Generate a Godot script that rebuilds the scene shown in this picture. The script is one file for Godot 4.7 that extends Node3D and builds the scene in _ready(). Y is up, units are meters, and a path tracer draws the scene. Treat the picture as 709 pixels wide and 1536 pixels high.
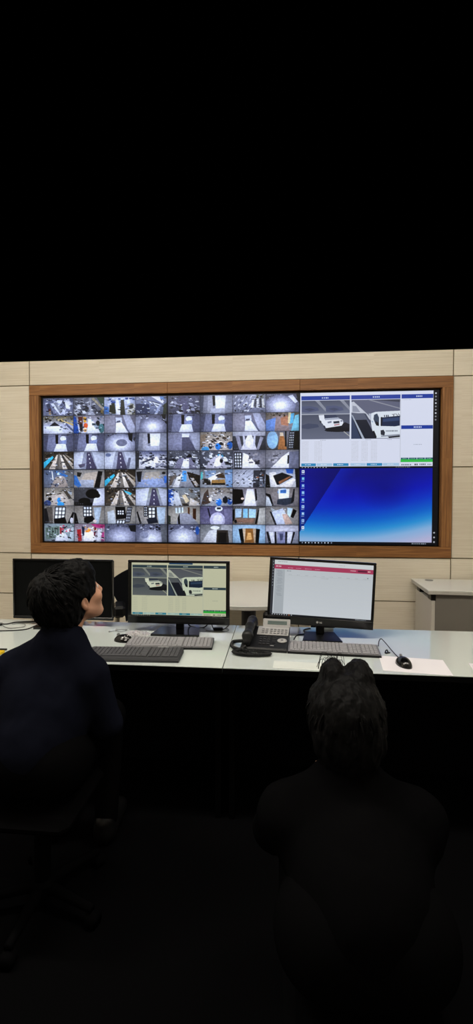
extends Node3D
# A control room: a video wall in a wooden frame on a panelled wall, desks with monitors, two seated people.

var M := {}
var shapes := {}
var taken := {}
var rng := RandomNumberGenerator.new()
const DESK := 0.73

# ---------------------------------------------------------------- geometry collectors
class Geo:
	var v := PackedVector3Array()
	var n := PackedVector3Array()
	var uv := PackedVector2Array()
	var idx := PackedInt32Array()

	func vert(p: Vector3, nn: Vector3, t := Vector2.ZERO) -> int:
		v.append(p); n.append(nn); uv.append(t)
		return v.size() - 1

	func face(a: int, b: int, c: int) -> void:
		var g: Vector3 = (v[b] - v[a]).cross(v[c] - v[a])
		var m: Vector3 = n[a] + n[b] + n[c]
		if g.dot(m) > 0.0:
			idx.append_array(PackedInt32Array([a, c, b]))
		else:
			idx.append_array(PackedInt32Array([a, b, c]))

	func flat(pts: Array, out: Vector3) -> void:
		var g: Vector3 = (pts[1] - pts[0]).cross(pts[2] - pts[0]).normalized()
		if g.dot(out) < 0.0:
			g = -g
		var s: int = v.size()
		for p in pts:
			vert(p, g, Vector2(p.x + p.z, p.y))
		for i in range(1, pts.size() - 1):
			face(s, s + i, s + i + 1)

	func rect_uv(tl: Vector3, tr: Vector3, br: Vector3, bl: Vector3) -> void:
		var g: Vector3 = (tr - tl).cross(bl - tl).normalized() * -1.0
		var a := vert(tl, g, Vector2(0, 0)); var b := vert(tr, g, Vector2(1, 0))
		var c := vert(br, g, Vector2(1, 1)); var d := vert(bl, g, Vector2(0, 1))
		face(a, b, c); face(a, c, d)

	# a box with chamfered edges, placed by x
	func box(size: Vector3, b: float, x := Transform3D.IDENTITY) -> void:
		var h := size * 0.5
		b = minf(b, minf(h.x, minf(h.y, h.z)) * 0.9)
		var q := h - Vector3.ONE * b
		var at := func(sx: float, sy: float, sz: float, axis: int) -> Vector3:
			var p := Vector3(sx * q.x, sy * q.y, sz * q.z)
			p[axis] = [sx, sy, sz][axis] * h[axis]
			return x * p
		var mid: Vector3 = x.origin
		for axis in 3:
			for s in [-1.0, 1.0]:
				var pts := []
				for c in [[-1.0, -1.0], [1.0, -1.0], [1.0, 1.0], [-1.0, 1.0]]:
					var t := [0.0, 0.0, 0.0]
					t[axis] = s; t[(axis + 1) % 3] = c[0]; t[(axis + 2) % 3] = c[1]
					pts.append(at.call(t[0], t[1], t[2], axis))
				flat(pts, x.basis[axis] * s)
		if b <= 0.0:
			return
		for axis in 3:
			var u := (axis + 1) % 3
			var w := (axis + 2) % 3
			for su in [-1.0, 1.0]:
				for sw in [-1.0, 1.0]:
					var t := [0.0, 0.0, 0.0]
					t[u] = su; t[w] = sw
					t[axis] = -1.0
					var a: Vector3 = at.call(t[0], t[1], t[2], u); var d: Vector3 = at.call(t[0], t[1], t[2], w)
					t[axis] = 1.0
					var bb: Vector3 = at.call(t[0], t[1], t[2], u); var c: Vector3 = at.call(t[0], t[1], t[2], w)
					flat([a, bb, c, d], x.basis[u] * su + x.basis[w] * sw)
		for sx in [-1.0, 1.0]:
			for sy in [-1.0, 1.0]:
				for sz in [-1.0, 1.0]:
					flat([at.call(sx, sy, sz, 0), at.call(sx, sy, sz, 1), at.call(sx, sy, sz, 2)], x.basis * Vector3(sx, sy, sz))

	func tube(path: Array, r0: float, r1: float, seg := 6) -> void:
		var last := -1
		var side := Vector3.UP
		for i in path.size():
			var a: Vector3 = path[maxi(i - 1, 0)]
			var c: Vector3 = path[mini(i + 1, path.size() - 1)]
			var d: Vector3 = (c - a).normalized()
			if i == 0:
				side = d.cross(Vector3(0.31, 0.87, 0.39)).normalized()
			side = (side - d * side.dot(d)).normalized()
			var up := d.cross(side)
			var r := lerpf(r0, r1, float(i) / maxf(1.0, path.size() - 1))
			var s := v.size()
			for k in seg:
				var t := TAU * k / seg
				var o := side * cos(t) + up * sin(t)
				vert(path[i] + o * r, o)
			if last >= 0:
				for k in seg:
					var k2 := (k + 1) % seg
					face(last + k, last + k2, s + k2); face(last + k, s + k2, s + k)
			last = s
		for e in [0, path.size() - 1]:
			var d2: Vector3 = (path[0] - path[1]) if e == 0 else (path[e] - path[e - 1])
			var first: int = last - (path.size() - 1 - e) * seg
			var c0 := vert(path[e], d2.normalized())
			for k in seg:
				face(c0, first + k, first + (k + 1) % seg)

	# a profile of (radius, height) turned about y
	func lathe(prof: Array, seg: int, x := Transform3D.IDENTITY) -> void:
		for i in range(prof.size() - 1):
			var p: Vector2 = prof[i]
			var q: Vector2 = prof[i + 1]
			var e := (q - p).normalized()
			var s := v.size()
			for k in seg + 1:
				var t := TAU * k / seg
				var o := Vector3(cos(t), 0, sin(t))
				var nn: Vector3 = x.basis * (o * e.y + Vector3(0, -e.x, 0))
				vert(x * (o * p.x + Vector3(0, p.y, 0)), nn); vert(x * (o * q.x + Vector3(0, q.y, 0)), nn)
			for k in seg:
				var a := s + k * 2
				face(a, a + 1, a + 3); face(a, a + 3, a + 2)

	# outline in x,y pushed along z from z0 to z1
	func slab(poly: Array, z0: float, z1: float, x := Transform3D.IDENTITY) -> void:
		var pv := PackedVector2Array(poly)
		var tris := Geometry2D.triangulate_polygon(pv)
		for s in [[z0, -1.0], [z1, 1.0]]:
			var base := v.size()
			for p in pv:
				vert(x * Vector3(p.x, p.y, s[0]), (x.basis * Vector3(0, 0, s[1])).normalized(), p)
			for i in range(0, tris.size(), 3):
				face(base + tris[i], base + tris[i + 1], base + tris[i + 2])
		var turn := -1.0 if Geometry2D.is_polygon_clockwise(pv) else 1.0
		for i in pv.size():
			var a := pv[i]
			var b := pv[(i + 1) % pv.size()]
			var nn := Vector3((b - a).y, -(b - a).x, 0) * turn
			flat([x * Vector3(a.x, a.y, z0), x * Vector3(b.x, b.y, z0), x * Vector3(b.x, b.y, z1), x * Vector3(a.x, a.y, z1)], x.basis * nn)

	func done() -> ArrayMesh:
		var arr := []
		arr.resize(Mesh.ARRAY_MAX)
		arr[Mesh.ARRAY_VERTEX] = v; arr[Mesh.ARRAY_NORMAL] = n; arr[Mesh.ARRAY_TEX_UV] = uv; arr[Mesh.ARRAY_INDEX] = idx
		var m := ArrayMesh.new()
		m.add_surface_from_arrays(Mesh.PRIMITIVE_TRIANGLES, arr)
		return m

# a distance field on a grid, meshed as surface nets
class Grid:
	var o: Vector3
	var h: float
	var nx: int
	var ny: int
	var nz: int
	var f := PackedFloat32Array()

	func _init(lo: Vector3, hi: Vector3, cell: float) -> void:
		o = lo; h = cell
		nx = int((hi.x - lo.x) / h) + 2; ny = int((hi.y - lo.y) / h) + 2; nz = int((hi.z - lo.z) / h) + 2
		f.resize(nx * ny * nz)
		f.fill(9.0)

	func span(lo: Vector3, hi: Vector3) -> Array:
		return [clampi(int((lo.x - o.x) / h) - 1, 0, nx - 1), clampi(int((hi.x - o.x) / h) + 2, 0, nx - 1), clampi(int((lo.y - o.y) / h) - 1, 0, ny - 1), clampi(int((hi.y - o.y) / h) + 2, 0, ny - 1), clampi(int((lo.z - o.z) / h) - 1, 0, nz - 1), clampi(int((hi.z - o.z) / h) + 2, 0, nz - 1)]

	func put(i: int, d: float, k: float) -> void:
		var a := f[i]
		var e := maxf(k - absf(a - d), 0.0) / k
		f[i] = minf(a, d) - e * e * k * 0.25

	func bone(a: Vector3, b: Vector3, ra: float, rb: float, k := 0.02) -> void:
		var m := Vector3.ONE * (maxf(ra, rb) + k + 2.0 * h)
		var s := span(a.min(b) - m, a.max(b) + m)
		var ab := b - a
		var l2 := maxf(ab.length_squared(), 1e-9)
		for z in range(s[4], s[5] + 1):
			for y in range(s[2], s[3] + 1):
				var row := (z * ny + y) * nx
				for x in range(s[0], s[1] + 1):
					var p := o + Vector3(x, y, z) * h - a
					var t := clampf(p.dot(ab) / l2, 0.0, 1.0)
					put(row + x, (p - ab * t).length() - lerpf(ra, rb, t), k)

	func egg(c: Vector3, bas: Basis, r: Vector3, k := 0.012, cut := false) -> void:
		var m := Vector3.ONE * (maxf(r.x, maxf(r.y, r.z)) + k + 2.0 * h)
		var s := span(c - m, c + m)
		var inv := bas.transposed()
		for z in range(s[4], s[5] + 1):
			for y in range(s[2], s[3] + 1):
				var row := (z * ny + y) * nx
				for x in range(s[0], s[1] + 1):
					var q: Vector3 = inv * (o + Vector3(x, y, z) * h - c)
					var a := (q / r).length()
					var d := -minf(r.x, minf(r.y, r.z)) if a < 1e-4 else a * (a - 1.0) / (q / (r * r)).length()
					if cut:
						var g := f[row + x]
						var e := maxf(k - absf(g + d), 0.0) / k
						f[row + x] = maxf(g, -d) + e * e * k * 0.25
					else:
						put(row + x, d, k)

	func ruffle(noise: FastNoiseLite, stretch: Vector3, bas: Basis, amp: float) -> void:
		var inv := bas.transposed()
		for z in nz:
			for y in ny:
				var row := (z * ny + y) * nx
				for x in nx:
					if absf(f[row + x]) < 0.03:
						var q: Vector3 = inv * (o + Vector3(x, y, z) * h)
						f[row + x] += amp * noise.get_noise_3dv(q * stretch)

	func into(g: Geo) -> void:
		var id := PackedInt32Array()
		id.resize(f.size())
		id.fill(-1)
		var sy := nx
		var sz := nx * ny
		var off := [0, 1, sy, sy + 1, sz, sz + 1, sz + sy, sz + sy + 1]
		var lim := h * 3.0
		for z in nz - 1:
			for y in ny - 1:
				for x in nx - 1:
					var i := z * sz + y * sy + x
					if absf(f[i]) > lim:
						continue
					var neg := 0
					for k in 8:
						if f[i + off[k]] < 0.0:
							neg += 1
					if neg == 0 or neg == 8:
						continue
					var sum := Vector3.ZERO
					var cnt := 0
					for k in 8:
						for ax in 3:
							var bit := 1 << ax
							if k & bit:
								continue
							var a := f[i + off[k]]
							var b := f[i + off[k | bit]]
							if (a < 0.0) != (b < 0.0):
								var p := Vector3(k & 1, (k >> 1) & 1, (k >> 2) & 1)
								p[ax] += a / (a - b)
								sum += p
								cnt += 1
					var gr := Vector3.ZERO
					for k in 8:
						var w := f[i + off[k]]
						gr += Vector3(w if k & 1 else -w, w if k & 2 else -w, w if k & 4 else -w)
					id[i] = g.vert(o + (Vector3(x, y, z) + sum / cnt) * h, gr.normalized())
		for z in range(1, nz - 1):
			for y in range(1, ny - 1):
				for x in range(1, nx - 1):
					var i := z * sz + y * sy + x
					if absf(f[i]) > lim:
						continue
					var s := f[i] < 0.0
					if s != (f[i + 1] < 0.0):
						quad(g, id[i], id[i - sy], id[i - sy - sz], id[i - sz])
					if s != (f[i + sy] < 0.0):
						quad(g, id[i], id[i - 1], id[i - 1 - sz], id[i - sz])
					if s != (f[i + sz] < 0.0):
						quad(g, id[i], id[i - 1], id[i - 1 - sy], id[i - sy])

	func quad(g: Geo, a: int, b: int, c: int, d: int) -> void:
		if a < 0 or b < 0 or c < 0 or d < 0:
			return
		g.face(a, b, c); g.face(a, c, d)

# ---------------------------------------------------------------- nodes
func numbered(called: String) -> String:
	var k: int = taken.get(called, 0)
	taken[called] = k + 1
	return called if k == 0 else "%s_%03d" % [called, k]

func tag(o: Node, label: String, category: String, group := "", kind := "") -> void:
	o.set_meta("label", label)
	o.set_meta("category", category)
	if group: o.set_meta("group", group)
	if kind: o.set_meta("kind", kind)

func thing(called: String, label: String, category: String, at := Vector3.ZERO, turn := 0.0, group := "", kind := "") -> Node3D:
	var o := Node3D.new()
	o.name = numbered(called)
	add_child(o)
	o.position = at
	o.rotation.y = turn
	tag(o, label, category, group, kind)
	return o

func part(called: String, mesh: Mesh, m: Material, parent: Node, x := Transform3D.IDENTITY, label := "") -> MeshInstance3D:
	var o := MeshInstance3D.new()
	o.name = numbered(called) if parent == self else called
	o.mesh = mesh
	o.material_override = m
	o.cast_shadow = GeometryInstance3D.SHADOW_CASTING_SETTING_ON
	parent.add_child(o, true)
	o.transform = x
	if label: o.set_meta("label", label)
	return o

func block(size: Vector3, b := 0.002) -> Mesh:
	var key := "%s/%s" % [size, b]
	if not shapes.has(key):
		var g := Geo.new()
		g.box(size, b)
		shapes[key] = g.done()
	return shapes[key]

func at(x: float, y: float, z: float, rx := 0.0, ry := 0.0, rz := 0.0) -> Transform3D:
	return Transform3D(Basis.from_euler(Vector3(rx, ry, rz)), Vector3(x, y, z))

func curve(pts: Array, steps := 6) -> Array:
	var c := []
	for i in pts.size() - 1:
		var p0: Vector3 = pts[maxi(i - 1, 0)]
		var p3: Vector3 = pts[mini(i + 2, pts.size() - 1)]
		for k in steps:
			c.append((pts[i] as Vector3).cubic_interpolate(pts[i + 1], p0, p3, float(k) / steps))
	c.append(pts[-1])
	return c

# ---------------------------------------------------------------- materials
func mat(called: String, c: Color, rough := 0.6, spec := 0.5, metal := 0.0) -> StandardMaterial3D:
	var m := StandardMaterial3D.new()
	m.resource_name = called
	m.albedo_color = c
	m.roughness = rough
	m.metallic_specular = spec
	m.metallic = metal
	M[called] = m
	return m

func rgb(r: int, g: int, b: int) -> Color:
	return Color8(r, g, b)

# streaked wood grain: lines run along x (or along y when upright)
func grain(lo: Color, hi: Color, seed_: int, upright: bool, fine: float, long: float) -> ImageTexture:
	var n := FastNoiseLite.new()
	n.seed = seed_
	n.frequency = 1.0
	n.fractal_octaves = 3
	var im := Image.create(256, 512, false, Image.FORMAT_RGB8)
	for y in 512:
		for x in 256:
			var a := n.get_noise_2d(x * long, y * fine) * 0.75 + n.get_noise_2d(x * long * 4.0 + 90.0, y * fine * 5.0) * 0.45
			im.set_pixel(x, y, lo.lerp(hi, clampf(0.5 + a, 0.0, 1.0)))
	if upright:
		im.rotate_90(CLOCKWISE)
	return ImageTexture.create_from_image(im)

func wood(called: String, tex: Texture2D, rough: float, tint: Color, scale: Vector3) -> void:
	var m := mat(called, tint, rough, 0.4)
	m.albedo_texture = tex
	m.uv1_triplanar = true
	m.uv1_world_triplanar = true
	m.uv1_scale = scale

func make_materials() -> void:
	var beige := grain(rgb(212, 203, 183), rgb(225, 218, 201), 3, false, 0.055, 0.006)
	wood("panel_a", beige, 0.5, Color(1, 1, 1), Vector3(0.9, 2.2, 0.9))
	wood("panel_b", beige, 0.5, Color(0.975, 0.97, 0.96), Vector3(0.8, 2.0, 0.8))
	wood("panel_c", beige, 0.5, Color(0.99, 0.985, 0.985), Vector3(1.0, 2.5, 0.7))
	var brown := grain(rgb(112, 72, 38), rgb(166, 118, 70), 11, false, 0.05, 0.006)
	var brown_up := grain(rgb(112, 72, 38), rgb(166, 118, 70), 12, true, 0.05, 0.006)
	wood("oak", brown, 0.5, Color(1, 1, 1), Vector3(1.1, 3.0, 1.1))
	wood("oak_b", brown, 0.5, Color(0.94, 0.93, 0.92), Vector3(0.9, 2.6, 0.9))
	wood("oak_up", brown_up, 0.5, Color(0.97, 0.97, 0.97), Vector3(3.0, 1.1, 1.1))
	mat("joint", rgb(112, 100, 72), 0.8, 0.3)
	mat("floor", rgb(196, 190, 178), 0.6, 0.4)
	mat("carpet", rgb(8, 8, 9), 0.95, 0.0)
	mat("plaster", rgb(205, 200, 190), 0.9, 0.2)
	mat("desk_white", rgb(194, 203, 201), 0.03, 0.55)
	mat("edge_black", rgb(10, 10, 11), 0.7, 0.1)
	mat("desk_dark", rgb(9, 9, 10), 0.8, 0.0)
	mat("laminate", rgb(228, 231, 226), 0.06, 0.5)
	mat("laminate_edge", rgb(178, 176, 168), 0.5, 0.4)
	mat("side_grey", rgb(190, 186, 176), 0.6, 0.4)
	mat("panel_grey", rgb(112, 108, 100), 0.6, 0.4)
	mat("table_line", rgb(70, 72, 72), 0.4, 0.4)
	mat("pedestal", rgb(58, 58, 62), 0.5, 0.4)
	mat("black_gloss", rgb(9, 9, 10), 0.16, 0.5)
	mat("black_satin", rgb(12, 12, 13), 0.4, 0.4)
	mat("black_matt", rgb(13, 13, 15), 0.75, 0.3)
	mat("off_screen", rgb(6, 7, 8), 0.5, 0.2)
	mat("mesh_black", rgb(15, 16, 20), 0.85, 0.2)
	mat("post_beige", rgb(176, 168, 146), 0.45, 0.5)
	mat("key_grey", rgb(140, 140, 144), 0.55, 0.4)
	mat("key_deck", rgb(112, 112, 116), 0.5, 0.4)
	mat("key_dark", rgb(74, 75, 79), 0.6, 0.35)
	mat("deck_dark", rgb(56, 57, 60), 0.6, 0.35)
	mat("silver", rgb(168, 168, 170), 0.45, 0.4)
	mat("phone_black", rgb(17, 18, 20), 0.45, 0.4)
	mat("phone_key", rgb(52, 53, 56), 0.5, 0.4)
	mat("phone_silver", rgb(158, 158, 158), 0.45, 0.4)
	mat("phone_key_silver", rgb(118, 118, 120), 0.5, 0.4)
	mat("lcd", rgb(92, 106, 104), 0.2, 0.5)
	mat("lcd_text", rgb(60, 72, 72), 0.4, 0.4)
	mat("print_white", rgb(200, 200, 200), 0.5, 0.4)
	mat("paper", rgb(226, 224, 230), 0.85, 0.2)
	mat("paper_thin", rgb(206, 212, 208), 0.7, 0.3)
	mat("yellow_paper", rgb(214, 180, 40), 0.8, 0.2)
	mat("cable", rgb(16, 16, 18), 0.5, 0.4)
	mat("cable_grey", rgb(120, 122, 122), 0.5, 0.4)
	mat("skin", rgb(196, 148, 122), 0.5, 0.35)
	mat("hair", rgb(8, 8, 9), 0.6, 0.2)
	mat("navy", rgb(16, 18, 28), 0.9, 0.1)
	mat("charcoal", rgb(9, 9, 10), 0.95, 0.0)
	mat("eye_white", rgb(225, 222, 218), 0.2, 0.5)
	mat("iris", rgb(30, 20, 14), 0.2, 0.5)
	mat("led_housing", rgb(220, 220, 220), 0.5, 0.4)
	var bag := mat("clear_plastic", Color(0.86, 0.82, 0.84, 0.35), 0.12, 0.5)
	bag.transparency = BaseMaterial3D.TRANSPARENCY_ALPHA
	var led := mat("led", rgb(255, 250, 240), 0.5, 0.2)
	led.emission_enabled = true
	led.emission = rgb(255, 246, 230)
	led.emission_energy_multiplier = 1.0

func screen_mat(called: String, im: Image, energy: float) -> StandardMaterial3D:
	var m := mat(called, rgb(5, 5, 6), 0.3, 0.3)
	m.emission_enabled = true
	m.emission_texture = ImageTexture.create_from_image(im)
	m.emission_energy_multiplier = energy
	m.texture_repeat = false
	return m

# ---------------------------------------------------------------- pictures on the screens
var pic: Image
var ox := 0.0
var oy := 0.0
var sx := 1.0
var sy := 1.0

func frame_pic(x: float, y: float, w: float, h: float, units := Vector2(100, 60)) -> void:
	ox = x; oy = y; sx = w / units.x; sy = h / units.y

func box_(c: String, x0: float, y0: float, x1: float, y1: float) -> void:
	pic.fill_rect(Rect2i(roundi(ox + x0 * sx), roundi(oy + y0 * sy), maxi(1, roundi((x1 - x0) * sx)), maxi(1, roundi((y1 - y0) * sy))), Color(c))

func fade(c0: String, c1: String, y0 := 0.0, y1 := 60.0, x0 := 0.0, x1 := 100.0) -> void:
	var a := Color(c0)
	var b := Color(c1)
	var r0 := roundi(oy + y0 * sy)
	var r1 := roundi(oy + y1 * sy)
	for r in range(r0, r1):
		pic.fill_rect(Rect2i(roundi(ox + x0 * sx), r, roundi((x1 - x0) * sx), 1), a.lerp(b, float(r - r0) / maxf(1, r1 - r0)))

func poly(c: String, p: Array, lim := Rect2(0, 0, 100, 60)) -> void:
	var col := Color(c)
	var lo := 1e9
	var hi := -1e9
	for i in range(1, p.size(), 2):
		lo = minf(lo, p[i]); hi = maxf(hi, p[i])
	lo = maxf(lo, lim.position.y); hi = minf(hi, lim.end.y)
	for r in range(roundi(oy + lo * sy), roundi(oy + hi * sy)):
		var y := (r + 0.5 - oy) / sy
		var xs := []
		for i in range(0, p.size(), 2):
			var j := (i + 2) % p.size()
			var ya: float = p[i + 1]
			var yb: float = p[j + 1]
			if (ya <= y) != (yb <= y):
				xs.append(lerpf(p[i], p[j], (y - ya) / (yb - ya)))
		xs.sort()
		for i in range(0, xs.size() - 1, 2):
			var a := clampf(xs[i], lim.position.x, lim.end.x)
			var b := clampf(xs[i + 1], lim.position.x, lim.end.x)
			if b > a:
				pic.fill_rect(Rect2i(roundi(ox + a * sx), r, maxi(1, roundi((b - a) * sx)), 1), col)

func oval(c: String, cx: float, cy: float, rx: float, ry: float) -> void:
	var p := []
	for k in 20:
		p.append_array([cx + rx * cos(TAU * k / 20), cy + ry * sin(TAU * k / 20)])
	poly(c, p)

# a soft round patch: nested ovals between two colours
func glow_(c0: String, c1: String, cx: float, cy: float, rx: float, ry: float) -> void:
	for k in 7:
		oval(Color(c0).lerp(Color(c1), k / 6.0).to_html(false), cx, cy, rx * (1.0 - k * 0.12), ry * (1.0 - k * 0.12))

func bits(n: int, size: float, x0: float, y0: float, x1: float, y1: float, cols: Array, lean := 0.0) -> void:
	for i in n:
		var x := rng.randf_range(x0, x1)
		var y := rng.randf_range(y0, y1)
		var w := size * rng.randf_range(0.5, 1.5) * (0.5 + y / 60.0)
		var hh := w * rng.randf_range(0.4, 0.9)
		var l := lean * rng.randf_range(0.5, 1.2) * w
		poly(cols[rng.randi() % cols.size()], [x, y, x + w, y + rng.randf_range(-2, 2), x + w + l, y + hh, x + l, y + hh])

# strips that run from a far point to the bottom of the view
func rays(cx: float, cy: float, starts: Array, w: float, cols: Array, y0 := 5.0) -> void:
	for i in starts.size():
		var x: float = starts[i]
		var t := (y0 - cy) / (60.0 - cy)
		var a := lerpf(cx, x, t)
		poly(cols[i % cols.size()], [a, y0, a + w * t, y0, x + w, 60, x, 60])

func cars_rows(seed_: int, ang: float, cols: Array) -> void:
	rng.seed = seed_
	for r in 6:
		for k in 7:
			var x := -10.0 + k * 17.0 + r * ang + rng.randf_range(-3, 3)
			var y := 6.0 + r * 9.0 + rng.randf_range(-2, 2)
			poly(cols[rng.randi() % cols.size()], [x, y, x + 5, y - 3, x + 12 + ang, y + 4, x + 6 + ang, y + 8])

func door_hall(dark: float) -> void:
	fade("8288a6", "6c7090")
	poly("50546e", [0, 0, 38, 0, 30, 60, 0, 60]); poly("747a98", [18, 0, 42, 0, 36, 60, 10, 60])
	poly("5a5e7a", [78, 0, 100, 0, 100, 60, 72, 60])
	poly("ccd4ec", [44, 34, 74, 34, 80, 60, 34, 60]); oval("dde4f8", 55, 52, 16, 10)
	oval("d2daf2", 66, 16, 10, 9); poly("7c8bb6", [58, 24, 78, 20, 76, 34, 54, 32])
	poly("1a1a26", [dark, 2, dark + 10, 2, dark + 9, 34, dark + 1, 34]); box_("303448", 60, 3, 84, 6)

func bright_hall() -> void:
	fade("8c90a2", "7a7e90")
	poly("9a9eae", [25, 0, 42, 0, 38, 60, 22, 60]); poly("dfe5f4", [46, 2, 80, 2, 76, 46, 48, 46])
	poly("aab0c4", [36, 44, 76, 44, 84, 60, 30, 60]); poly("8a90a4", [80, 0, 100, 0, 100, 60, 76, 60])
	poly("20222c", [38, 2, 46, 2, 47, 34, 40, 36]); poly("50566a", [0, 0, 12, 0, 8, 60, 0, 60])

func white_floor_hall() -> void:
	fade("767688", "6a6a80")
	poly("8c8c9e", [0, 0, 34, 0, 36, 60, 0, 60]); poly("a8aec6", [60, 0, 82, 0, 100, 40, 100, 60, 80, 60])
	poly("b8c0d6", [36, 8, 56, 8, 58, 24, 38, 24]); poly("d8def0", [38, 26, 58, 24, 78, 60, 36, 60])
	poly("4a4c60", [40, 20, 52, 18, 52, 23, 40, 25]); poly("666c86", [56, 24, 60, 22, 84, 60, 78, 60])

func dome(c0: String, c1: String, cx: float, cy: float, rx: float, ry: float) -> void:
	fade("5c6078", "787c94")
	rng.seed = int(cx * 7 + cy)
	bits(26, 9, 0, 0, 100, 22, ["23252f", "8a90a8", "3a3e4e", "b0b6c8"])
	glow_(c0, c1, cx, cy, rx, ry)

func highway(cx: float, lean: float, wall: String) -> void:
	fade(wall, "9298ae")
	poly("c2cadc", [0, 6, cx - 14, 0, cx - 26, 60, 0, 60]); poly("b2bacc", [cx + 12, 0, 100, 6, 100, 60, cx + 30, 60])
	poly("4c4864", [cx - 5, 2, cx + 6, 2, cx + 20 + lean, 60, cx - 16 + lean, 60])
	for k in 4:
		var y := 8.0 + k * 14.0
		poly("d8dcf0", [cx - 0.6 + lean * y / 60, y, cx + 1.4 + lean * y / 60, y, cx + 2.4 + lean * y / 60, y + 5, cx - 0.8 + lean * y / 60, y + 5])

func lanes(cyan_x: float, seed_: int) -> void:
	fade("3a3128", "544a3e")
	rng.seed = seed_
	bits(60, 7, 0, 0, 100, 40, ["231c16", "6b5c48", "8a7a60", "4a4032", "2c2820"])
	rays(52, -6, [-30, 18, 60, 96, 130], 20, ["4a4238", "c8beb0", "cfc8bc", "b8aea0", "8a8070"], 10)
	rays(52, -6, [38, 50, 84], 14, ["5a5652", "767068", "4c4640"], 6)
	if cyan_x < 50:
		poly("39b4d8", [0, 36, 30, 14, 34, 20, 2, 56, 0, 58])
	else:
		poly("45b6d6", [62, 8, 88, 18, 84, 26, 66, 14])

func street(seed_: int) -> void:
	fade("5a5e6a", "3c4050")
	rng.seed = seed_
	bits(90, 9, 0, 0, 100, 60, ["23252e", "8a90a0", "c2c8d6", "3a3e48", "aab0be", "5a606c", "e2e6f0"], 0.4)

func lattice(x0: float, y0: float, x1: float, y1: float, nx: int, ny: int, sk: float) -> void:
	poly("d6deee", [x0, y0, x1, y0, x1 + sk, y1, x0 + sk, y1])
	for i in nx + 1:
		var x := lerpf(x0, x1, float(i) / nx)
		poly("1a1c24", [x - 1, y0, x + 1.4, y0, x + sk + 1.4, y1, x + sk - 1, y1])
	for j in ny + 1:
		var t := float(j) / ny
		var y := lerpf(y0, y1, t)
		poly("1a1c24", [x0 + sk * t, y - 1.2, x1 + sk * t, y - 1.2, x1 + sk * t, y + 1.4, x0 + sk * t, y + 1.4])

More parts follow.
